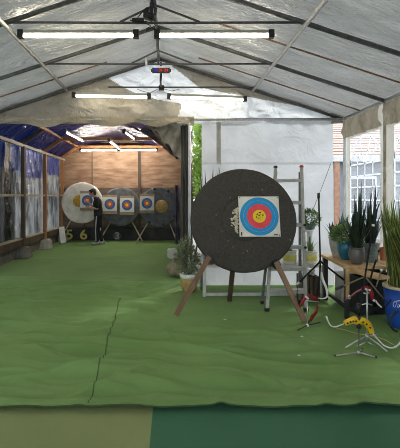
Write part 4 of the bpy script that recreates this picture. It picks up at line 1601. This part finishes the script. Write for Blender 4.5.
def on_table(px, Y):
    return Vector(((px - 168) / 400 * Y, Y, TH))


l = on_table(337.5, 5.42)
o = thing('potted_succulent', l, 'dark succulent in tall tapered grey pot at the table left end', 'potted plant', GT)
bpy.context.view_layer.update()
pot(o, l, .112, .062, .265, 'grey_pot', .006, .01)
mb = MB()
rosette(mb, l + Vector((-.05, 0, .24)), 16, .26, .05, rp, (.1, .8), (0, 0), .1)
mb.build('leaves', [M['aloe_dark']], o)
l = on_table(350, 5.58)
o = thing('potted_succulent', l, 'blue green aloe with pointed upright leaves behind the teal pot', 'potted plant', GT)
bpy.context.view_layer.update()
pot(o, l, .10, .08, .2, 'grey_pot')
mb = MB()
rosette(mb, l + Vector((-.10, 0, .22)), 13, .36, .05, rp, (.05, .55), (0, 1), .3)
mb.build('leaves', [M['aloe'], M['aloe_dark']], o)
l = on_table(346.5, 5.17)
o = thing('round_bush', l, 'soft green mounded plant in glossy teal pot', 'potted plant', GT)
bpy.context.view_layer.update()
pot(o, l, .098, .06, .235, 'teal_pot', .004, .03)
mb = MB()
leafball(mb, l + Vector((-.03, 0, .325)), (.15, .13, .105), 700, .05, rp)
mb.build('leaves', [M['bush_green']], o)
l = on_table(356.8, 4.84)
o = thing('snake_plant', l, 'tall dark snake plant in rounded grey brown glazed pot', 'potted plant', GT)
bpy.context.view_layer.update()
pot(o, l, .082, .06, .20, 'brown_pot', .006, .022)
mb = MB()
for px, py in ((354.5, 192), (361.5, 178), (357, 205), (363, 196), (366, 188), (352, 214), (368, 206), (360, 215), (355, 222), (366, 214), (362, 190), (364, 220), (356, 198), (359, 186), (364.5, 203), (367, 197), (353, 208), (350, 222)):
    tip = P(px, py, 4.86)
    b_ = l + Vector((rp.uniform(-.05, .05), rp.uniform(-.05, .05), .17))
    d = tip - b_
    hz = math.hypot(d.x, d.y)
    blade(mb, b_, d.z, .04, hz / d.z, math.atan2(d.y, d.x), (0, 0), .2, 8, .4, rp.uniform(-.25, .25))
for i in range(60):
    a = rp.uniform(0, 6.28)
    blade(mb, l + Vector((.05 * math.cos(a), .05 * math.sin(a), .17)), rp.uniform(.2, .5), .022, rp.uniform(.1, .5), a, (1, 1), .4)
mb.build('leaves', [M['snake_dark'], M['aloe_dark']], o)
l = on_table(370, 5.0)
o = thing('snake_plant', l, 'tall thin leaved dark snake plant in ribbed blue grey pot', 'potted plant', GT)
bpy.context.view_layer.update()
xf = Matrix.Translation(l)
h = .235
mb = MB()
prr = pot_prof(.108, .088, h, .006)
mb.lathe(prr, 48, 0, xf)
for i, v in enumerate(mb.v):
    a = math.atan2(v[1] - l.y, v[0] - l.x)
    kf = 1 + .03 * math.cos(a * 20)
    mb.v[i] = (l.x + (v[0] - l.x) * kf, l.y + (v[1] - l.y) * kf, v[2])
mb.build('pot', M['ribbed_pot'], o)
MB().lathe([(.001, h * .88), (.094, h * .86)], 28, 0, xf).build('soil', M['soil'], o)
mb = MB()
for px, py in ((376, 180), (374.5, 196), (370, 189), (379, 193), (372, 202), (377, 205), (381, 178), (369, 208), (375, 215), (380, 210), (373, 184), (371, 220), (368, 196), (370.5, 204), (376.5, 190), (373, 212), (379, 200), (382, 195)):
    tip = P(px, py, 5.02)
    b_ = l + Vector((rp.uniform(-.05, .05), rp.uniform(-.05, .05), .2))
    d = tip - b_
    hz = math.hypot(d.x, d.y)
    blade(mb, b_, d.z, .036, hz / d.z, math.atan2(d.y, d.x), (0, 0), .2, 8, .4, rp.uniform(-.25, .25))
for i in range(60):
    a = rp.uniform(0, 6.28)
    blade(mb, l + Vector((.05 * math.cos(a), .05 * math.sin(a), .2)), rp.uniform(.2, .5), .022, rp.uniform(.1, .4), a, (1, 1), .4)
mb.build('leaves', [M['snake_dark'], M['aloe_dark']], o)
l = on_table(383.5, 5.12)
o = thing('terracotta_pot', l, 'terracotta pot at the near end of the table behind the blue tub', 'pot')
bpy.context.view_layer.update()
pot(o, l, .06, .042, .16, 'terracotta')

# blue tub -----------------------------------------------------------
TB_C = Vector((2.645, 4.47, -.004))
o = thing('planter_tub', TB_C, 'yellow edged snake plant in big blue plastic tub with oval badge', 'potted plant')
bpy.context.view_layer.update()
xf = Matrix.Translation(TB_C)
MB().lathe([(.165, .005), (.17, .01), (.2, .22), (.215, .44), (.205, .44), (.2, .38)], 44, 0, xf).build('tub', M['blue_tub'], o)
MB().lathe([(.208, .425), (.222, .43), (.225, .455), (.212, .462), (.2, .45)], 44, 0, xf).build('tub_rim', M['cream_rim'], o)
MB().lathe([(.001, .4), (.2, .4)], 30, 0, xf).build('soil', M['soil'], o)
# oval badge with script, wrapped on the tub wall toward the viewer
mb = MB()


def tubpt(a, z, off=.003):
    r = lerp(.17, .215, z / .44) + off
    return TB_C + Vector((r * math.sin(a), -r * math.cos(a), z))


AC = -.62
pts = [tubpt(AC + .48 * math.cos(2 * PI * k / 36), .265 + .06 * math.sin(2 * PI * k / 36)) for k in range(37)]
mb.tube(pts, .0042, 6)
scr = [(-.36, .245), (-.3, .295), (-.24, .24), (-.18, .255), (-.14, .275), (-.19, .28), (-.1, .25), (-.05, .245), (0, .28), (.03, .25), (.08, .275), (.11, .25), (.17, .28), (.2, .25), (.26, .275), (.3, .255), (.36, .262)]
mb.tube([tubpt(AC + a, z) for a, z in scr], .005, 6)
mb.build('badge', M['win_white'], o)
mb = MB()
for i in range(74):
    a = rp.uniform(0, 2 * PI)
    r = rp.uniform(.02, .17)
    b_ = TB_C + Vector((r * math.cos(a), r * math.sin(a), .4))
    hgt = rp.uniform(.55, 1.14)
    blade(mb, b_, hgt, rp.uniform(.04, .06), rp.uniform(.02, .16), a + rp.uniform(-.5, .5), (0, 1), .3, 8, .35, rp.uniform(-.4, .4))
for i in range(34):
    px, py = rp.uniform(379, 399), rp.uniform(186, 245)
    if px < 387:
        py = rp.uniform(192, 214)
    a = rp.uniform(PI * .7, PI * 1.6)
    b_ = TB_C + Vector((.13 * math.cos(a), .13 * math.sin(a), .4))
    d = P(px, py, b_.y - .04) - b_
    blade(mb, b_, d.z, rp.uniform(.038, .055), math.hypot(d.x, d.y) / d.z, math.atan2(d.y, d.x), (0, 1), .25, 8, .35, rp.uniform(-.4, .4))
mb.build('leaves', [M['snake_green'], M['snake_yel']], o)
# black hose loop low on the tub
o = MB().tube([TB_C + Vector((-.20 + .0 * k, -.20, 0)) + Vector((.11 * math.cos(t) + .02, -.02, .12 + .11 * math.sin(t))) for k, t in enumerate([PI * .55 + .13 * q for q in range(22)])], .011, 8).build('black_hose', M['black_plastic'])
tag(o, 'black hose loop leaning at the foot of the blue tub', 'hose')

# dark crate and white bag between ladder and table -------------------
o = thing('slatted_crate', (1.99, 5.55, 0), 'dark brown slatted crate standing between the ladder and table', 'crate')
bpy.context.view_layer.update()
cx, cy = (311 - 168) / 400 * 5.5, 5.5
for i in range(3):
    MB().box((cx - .06 + .065 * i, cy, .17), (.05, .02, .34)).build('slat', M['wood_dark'], o)
MB().box((cx, cy + .12, .02), (.2, .24, .03)).build('bottom', M['wood_dark'], o)
MB().box((cx, cy + .24, .17), (.2, .02, .34)).build('back_board', M['wood_dark'], o)
for s_ in (-1, 1):
    MB().box((cx + s_ * .11, cy + .12, .17), (.02, .26, .34)).build('side_board', M['wood_dark'], o)
mb = MB()
for i in range(14):
    mb.ball((cx + rp.uniform(-.07, .07), cy + .1 + rp.uniform(-.06, .06), .385 + rp.uniform(-.03, .04)), rp.uniform(.025, .05), 7)
o = mb.build('white_bag', M['white_bag'])
tag(o, 'crumpled white plastic bag on top of the dark crate', 'bag')
# pale storage bin below the table seen between the legs
o = thing('storage_bin', (2.46, 5.36, 0), 'pale translucent storage bin on the floor under the table', 'bin')
bpy.context.view_layer.update()
MB().box((2.46, 5.36, .2), (.36, .24, .39), bev=.02).build('bin_body', M['grey_pot'], o)
MB().box((2.46, 5.36, .41), (.38, .26, .03), bev=.008).build('lid', M['white_pot'], o)


for bx_, by_, hh_, lab in ((2.40, 4.98, .46, 'black plastic crate under the table front beside the blue tub'), (2.60, 5.02, .52, 'taller black crate under the table against the window wall')):
    o = thing('black_crate', (bx_, by_, 0), lab, 'crate', 'black crates under the table')
    bpy.context.view_layer.update()
    w_ = .17 if bx_ < 2.5 else .15
    for sx_, sy_, dx_, dy_ in ((0, -.12, w_, .015), (0, .12, w_, .015), (-w_ / 2, 0, .015, .25), (w_ / 2, 0, .015, .25)):
        MB().box((bx_ + sx_, by_ + sy_, hh_ / 2), (dx_, dy_, hh_), bev=.004).build('side_wall', M['black_plastic'], o)
    MB().box((bx_, by_, .012), (w_, .24, .02)).build('bottom', M['black_plastic'], o)
    MB().bar((bx_ - w_ / 2, by_ - .13, hh_ - .02), (bx_ + w_ / 2, by_ - .13, hh_ - .02), .02, .03).build('lip', M['black_steel'], o)


# ------------------------------------------------------------------ bows on stands
def smoothpath(pts, n=6):
    """Catmull-Rom through points"""
    pts = [Vector(p) for p in pts]
    ext = [2 * pts[0] - pts[1]] + pts + [2 * pts[-1] - pts[-2]]
    out = []
    for i in range(1, len(ext) - 2):
        p0, p1, p2, p3 = ext[i - 1:i + 3]
        for k in range(n):
            t = k / n
            out.append(.5 * ((2 * p1) + (p2 - p0) * t + (2 * p0 - 5 * p1 + 4 * p2 - p3) * t * t + (3 * p1 - p0 - 3 * p2 + p3) * t ** 3))
    out.append(pts[-1])
    return out


def px_path(pts, n=6):
    return smoothpath([P(*p) for p in pts], n)


# yellow bow
YY = 3.72
o = thing('recurve_bow', P(358, 322, YY), 'yellow recurve bow with white limbs lying on a low stand', 'bow', 'recurve bows on stands')
bpy.context.view_layer.update()
pa = px_path([(344.5, 323.5, YY), (349, 321.5, YY), (354.5, 319.8, YY), (358, 321.5, YY), (363, 321, YY), (368.5, 325.5, YY), (372, 333, YY)])
rs = [.026 + .010 * math.sin(PI * i / (len(pa) - 1)) for i in range(len(pa))]
mb = MB().tube(pa, rs, 10, flat=((0, 0, 1), .6))
for px, py in ((346.5, 322.5), (349.5, 321.3), (352.3, 320.6), (355, 320.5), (362, 321.5), (365.5, 323.5), (369, 327)):
    mb.lathe([(.001, .004), (.008, .004), (.008, -.01)], 10, 1, Matrix.Translation(P(px, py, YY) + Vector((0, -.022, 0))) @ FACE_CAM)
mb.build('riser', [M['bow_yel'], M['ink']], o)
MB().tube(px_path([(358.6, 316, YY), (358.3, 321, YY), (358.6, 328, YY)], 4), .02, 10).build('grip', M['black_plastic'], o)
pl = px_path([(344.5, 323.5, YY), (338, 326, YY), (333, 326.6, YY), (330, 324.6, YY), (327.6, 320, YY), (326.5, 316.5, YY)])
MB().tube(pl, [lerp(.009, .019, i / (len(pl) - 1)) for i in range(len(pl))], 8, flat=((0, 1, 0), .35)).build('limb', M['limb_white'], o)
pl = px_path([(372.5, 333, YY), (377, 338.5, YY), (383.5, 345, YY), (391, 348, YY - .05), (397, 346, YY - .1), (404, 339, YY - .15)])
MB().tube(pl, [lerp(.024, .014, i / (len(pl) - 1)) for i in range(len(pl))], 8, flat=((0, 1, 0), .35)).build('limb', M['limb_white'], o)
MB().tube(px_path([(333, 326.8, YY), (345, 330, YY + .02), (355, 333, YY + .04), (380, 338, YY + .05), (396, 346, YY - .02)]), .0035, 6).build('bowstring', M['string'], o)
mb = MB().tube(px_path([(358.8, 317, YY), (364.5, 280, YY + .05), (369.5, 248, YY + .1), (373, 226, YY + .14)], 4), .0085, 8)
st = mb.build('stabilizer', M['carbon'], o)
MB().ball(P(373.2, 225.5, YY + .14), .014, 8).build('stabilizer_tip', M['white_pot'], st)
MB().tube([P(357.6, 312, YY), P(358.8, 303.5, YY)], .019, 10).build('stabilizer_weight', M['black_plastic'], st)
for a, b in (((365.2, 276.5), (336, 289)), ((365.2, 276.5), (383.5, 299))):
    s2 = MB().tube([P(a[0], a[1], YY + .06), P(b[0], b[1], YY + .02 + (.2 if b[0] > 370 else 0))], .0075, 8).build('side_rod', M['olive_rod'], st)
MB().tube([P(336, 289, YY + .02), P(343, 286, YY + .03)], .014, 8).build('side_weight', M['black_plastic'], st)

# stand under the yellow bow
o = thing('bow_stand', P(358.5, 354.5, 3.66), 'thin dark legged bow stand under the yellow bow', 'bow stand', 'folding bow stands')
bpy.context.view_layer.update()
ft = P(358.5, 354.5, 3.66); ft.z = .02
MB().tube([P(359, 329, 3.73), ft + Vector((0, 0, .0))], .007, 8).build('upright', M['alu_dark'], o)
for (x, y) in ((335, 356.5), (376, 358), (362, 350)):
    q = P(x, y, 580 / (y - 196)); q.z = .008
    MB().tube([ft, q], .0065, 8).build('leg', M['alu'], o)
    MB().ball(q, .010, 6).build('foot', M['black_plastic'], o)
MB().ball(ft, .016, 8).build('hub', M['chrome'], o)
mb = MB().tube([P(354, 325, 3.73), P(359, 329, 3.73), P(364, 325.5, 3.73)], .006, 6)
mb.build('cradle', M['alu_dark'], o)

# silver tripod stand with the second red bow
o = thing('bow_stand', P(367, 340, 3.95), 'silver tripod bow stand with splayed legs under the right red bow', 'bow stand', 'folding bow stands')
bpy.context.view_layer.update()
Y3 = 3.90
ap = P(367, 336.5, Y3)
MB().tube([P(367, 290, Y3), P(367, 312, Y3), P(367, 342, Y3)], .0095, 8).build('upright', M['chrome'], o)
for (x, y) in ((387.5, 352.5), (345.5, 348.5), (378, 336)):
    q = P(x, y, 580 / (y - 196)); q.z = .008
    MB().tube([ap, lerp(ap, q, .5) + Vector((0, 0, .008)), q], .0085, 8).build('leg', M['chrome'], o)
for (x, y) in ((357, 346.5), (375, 346)):
    q = P(x, y, Y3 - .02)
    MB().tube([P(367, 341.5, Y3), q], .006, 8).build('brace', M['chrome'], o)
MB().lathe([(.016, -.02), (.018, 0), (.016, .03)], 12, 0, Matrix.Translation(ap)).build('hub', M['chrome'], o)
MB().tube([P(356, 306, Y3), P(367, 303.5, Y3), P(372, 305, Y3)], .006, 6).build('cross_arm', M['chrome'], o)
MB().tube([P(362, 292.5, Y3), P(367, 294, Y3), P(371, 291, Y3)], .007, 6).build('cradle', M['chrome'], o)

o = thing('recurve_bow', P(366, 289, Y3), 'red recurve bow resting high on a silver tripod by the blue tub', 'bow', 'recurve bows on stands')
bpy.context.view_layer.update()
pa = px_path([(361.5, 289, Y3), (365, 288, Y3), (369, 288.6, Y3), (371.5, 293.5, Y3), (372.5, 298.5, Y3), (375.5, 301, Y3)])
MB().tube(pa, [.015 + .006 * math.sin(PI * i / (len(pa) - 1)) for i in range(len(pa))], 10, flat=((0, 0, 1), .6)).build('riser', M['bow_red'], o)
for px, py in ((365.3, 289), (368.6, 289.6), (373, 300)):
    mb = MB()
    mb.lathe([(.001, .004), (.011, .004), (.011, -.01)], 10, 0, Matrix.Translation(P(px, py, Y3) + Vector((0, -.02, 0))) @ FACE_CAM)
    mb.build('riser_plate', M['limb_white'], o)
pl = px_path([(361.5, 289.5, Y3), (356, 292, Y3), (351, 296, Y3 + .02), (345, 300, Y3 + .03)])
MB().tube(pl, [lerp(.02, .009, i / (len(pl) - 1)) for i in range(len(pl))], 8, flat=((0, 1, 0), .35)).build('limb', M['limb_pink'], o)
pl = px_path([(375, 300, Y3), (378, 304, Y3), (381, 307, Y3)])
MB().tube(pl, [.018] * len(pl), 8, flat=((0, 1, 0), .4)).build('limb', M['limb_white'], o)
pl = px_path([(381, 307, Y3), (385, 306, Y3), (388.5, 303, Y3 - .02), (391, 299.5, Y3 - .05)])
MB().tube(pl, [lerp(.018, .010, i / (len(pl) - 1)) for i in range(len(pl))], 8, flat=((0, 1, 0), .4)).build('limb_tip', M['carbon'], o)
mb = MB().tube([P(368, 288, Y3), P(372, 273, Y3 + .02), P(379, 250, Y3 + .05)], .009, 8)
st = mb.build('stabilizer', M['carbon'], o)
MB().tube([P(376, 260, Y3 + .03), P(378.2, 252.5, Y3 + .045)], .0115, 8).build('stabilizer_band', M['olive_rod'], st)
MB().tube([P(376, 287, Y3), P(381, 271, Y3 + .02)], .007, 8).build('side_rod', M['olive_rod'], st)
MB().ball(P(381.5, 270.5, Y3 + .02), .016, 8).build('side_weight', M['chrome'], st)
MB().tube([P(345, 300, Y3 + .03), P(364, 286, Y3 + .05), P(388, 302, Y3)], .0028, 5).build('bowstring', M['carbon'], o)

# left red bow with the tall black stabiliser
Y4 = 4.44
o = thing('recurve_bow', P(308, 298, Y4), 'red recurve bow with tall black stabiliser rod beside the wooden target leg', 'bow', 'recurve bows on stands')
bpy.context.view_layer.update()
pa = px_path([(300, 306.5, Y4), (303, 301, Y4), (306.5, 296.5, Y4), (310, 296.5, Y4), (313.5, 297.5, Y4), (318.5, 298, Y4)])
MB().tube(pa, [.014 + .007 * math.sin(PI * i / (len(pa) - 1)) for i in range(len(pa))], 10, flat=((0, 0, 1), .6)).build('riser', M['bow_red'], o)
MB().tube(px_path([(305.5, 296, Y4 - .03), (308.5, 299, Y4 - .03)], 3), .012, 8).build('riser_plate', M['limb_white'], o)
pl = px_path([(318, 298, Y4), (323, 298.5, Y4), (327, 296.5, Y4), (326.5, 289, Y4 + .05), (323, 280, Y4 + .1), (321, 272, Y4 + .12)])
MB().tube(pl, [lerp(.015, .022, i / (len(pl) - 1)) for i in range(len(pl))], 8, flat=((0, 1, 0), .35)).build('limb', M['limb_white'], o)
pl = px_path([(300, 306.5, Y4), (298, 301, Y4 + .03), (297, 294, Y4 + .06), (298, 288, Y4 + .08)])
MB().tube(pl, [lerp(.016, .01, i / (len(pl) - 1)) for i in range(len(pl))], 8, flat=((0, 1, 0), .35)).build('limb', M['carbon'], o)
mb = MB().tube([P(316.5, 297, Y4), P(319.5, 280, Y4), P(320.3, 262, Y4), P(319.5, 230, Y4), P(318.7, 194, Y4)], .0095, 8)
st = mb.build('stabilizer', M['carbon'], o)
MB().tube([P(318.7, 198, Y4), P(318.65, 193, Y4)], .016, 8).build('stabilizer_tip', M['black_plastic'], st)
MB().tube([P(320.3, 261.5, Y4), P(297.5, 284, Y4 - .05)], .0105, 8).build('side_rod', M['carbon'], st)
MB().tube([P(320.3, 261.5, Y4), P(344, 280, Y4 - .05)], .0105, 8).build('side_rod', M['carbon'], st)
MB().tube([P(299.5, 282, Y4 - .05), P(296.5, 285, Y4 - .05)], .015, 8).build('side_weight', M['chrome'], st)
MB().ball(P(320.3, 261.5, Y4), .018, 8).build('v_bar', M['carbon'], st)
o = thing('bow_stand', P(308, 322, Y4), 'small silver and red bow stand under the left red bow', 'bow stand', 'folding bow stands')
bpy.context.view_layer.update()
ft = P(307.5, 321, Y4); ft.z = .015
MB().tube([P(307.3, 300.5, Y4), ft], .007, 8).build('upright', M['chrome'], o)
MB().tube([P(305.5, 300.5, Y4), P(312, 301.2, Y4), P(319, 302, Y4)], .006, 8).build('cross_arm', M['chrome'], o)
p = P(316.8, 311, Y4)
MB().bar(P(310, 321, Y4 - .02), p, .022, .02).build('brace', M['bow_red'], o)
MB().tube([p, P(317.5, 302, Y4)], .008, 8).build('post', M['bow_red'], o)
for (x, y) in ((297, 331), (320, 323), (312, 315)):
    q = P(x, y, 580 / (y - 196)); q.z = .008
    MB().tube([ft, q], .006, 8).build('leg', M['black_steel'], o)
MB().ball(ft, .017, 8).build('hub', M['white_pot'], o)

# ------------------------------------------------------------------ outside: tree and house
rt = random.Random(21)


def tree(loc, h, r, label, cnt):
    o = thing('leafy_tree', loc, label, 'tree', 'trees outside the tent')
    bpy.context.view_layer.update()
    L = Vector(loc)
    mb = MB().tube([L + Vector((0, 0, -.125)), L + Vector((.05, 0, h * .4)), L + Vector((-.03, .05, h * .85))], [.06, .045, .02], 8)
    for i in range(9):
        a = rt.uniform(0, 6.28)
        z = rt.uniform(.15, .7) * h
        mb.tube([L + Vector((.03, 0, z)), L + Vector((r * .5 * math.cos(a), r * .5 * math.sin(a), z + .3)), L + Vector((r * .8 * math.cos(a), r * .8 * math.sin(a), z + .5))], [.02, .012, .005], 6)
    mb.build('trunk', M['bark'], o)
    mb = MB()
    for i in range(16):
        a = rt.uniform(0, 6.28)
        z = rt.uniform(.05, 1) * h
        rr_ = r * (1 - .4 * z / h) * rt.uniform(.2, .7)
        leafball(mb, L + Vector((rr_ * math.cos(a), rr_ * math.sin(a), z)), (r * .55, r * .55, h * .13), cnt // 16, .16, rt)
    keep = [(f, i) for i, f in enumerate(mb.f) if min(mb.v[k][0] for k in f) > .49]
    mb.f = [f for f, i in keep]
    mb.m = [0] * len(mb.f)
    mb.sm = [False] * len(mb.f)
    mb.build('foliage', [M['tree_leaf']], o)


tree((1.12, 8.6, 0), 3.6, .62, 'bright green leafy tree seen through the gap beside the pale post', 5200)
tree((1.15, 10.7, 0), 3.9, .62, 'second leafy tree farther back behind the white wall', 4200)

hs = thing('house', (6, 10.5, 0), 'pale neighbouring house with pink tiled roof beyond the windows', 'house')
bpy.context.view_layer.update()
MB().box((7.0, 12.0, 1.14), (6.6, 3.6, 2.52)).build('house_wall', M['house_wall'], hs)
mb = MB()
for i in range(14):
    t = i / 13
    mb.box((7.0, 10.0 + 2.0 * t, 2.44 + 1.15 * t), (7.0, .2, .05), Matrix.Rotation(.45, 4, 'X'))
mb.add([(3.5, 9.9, 2.38), (10.5, 9.9, 2.38), (10.5, 12.1, 3.6), (3.5, 12.1, 3.6), (3.5, 14.2, 2.38), (10.5, 14.2, 2.38)], [(0, 1, 2, 3), (3, 2, 5, 4)])
mb.build('roof', M['tiles'], hs)
MB().bar((3.5, 9.88, 2.36), (10.5, 9.88, 2.36), .08, .12).build('gutter', M['white_pole'], hs)
for x in (4.95, 6.6):
    wn = MB().box((x, 10.19, 1.45), (.7, .06, 1.0)).build('house_window', M['win_white'], hs)
    MB().box((x, 10.15, 1.45), (.58, .04, .86)).build('pane', M['glass_dark'], wn)
MB().box((4.18, 9.95, 1.15), (.14, .14, 2.3)).build('porch_post', M['orange_wood'], hs)
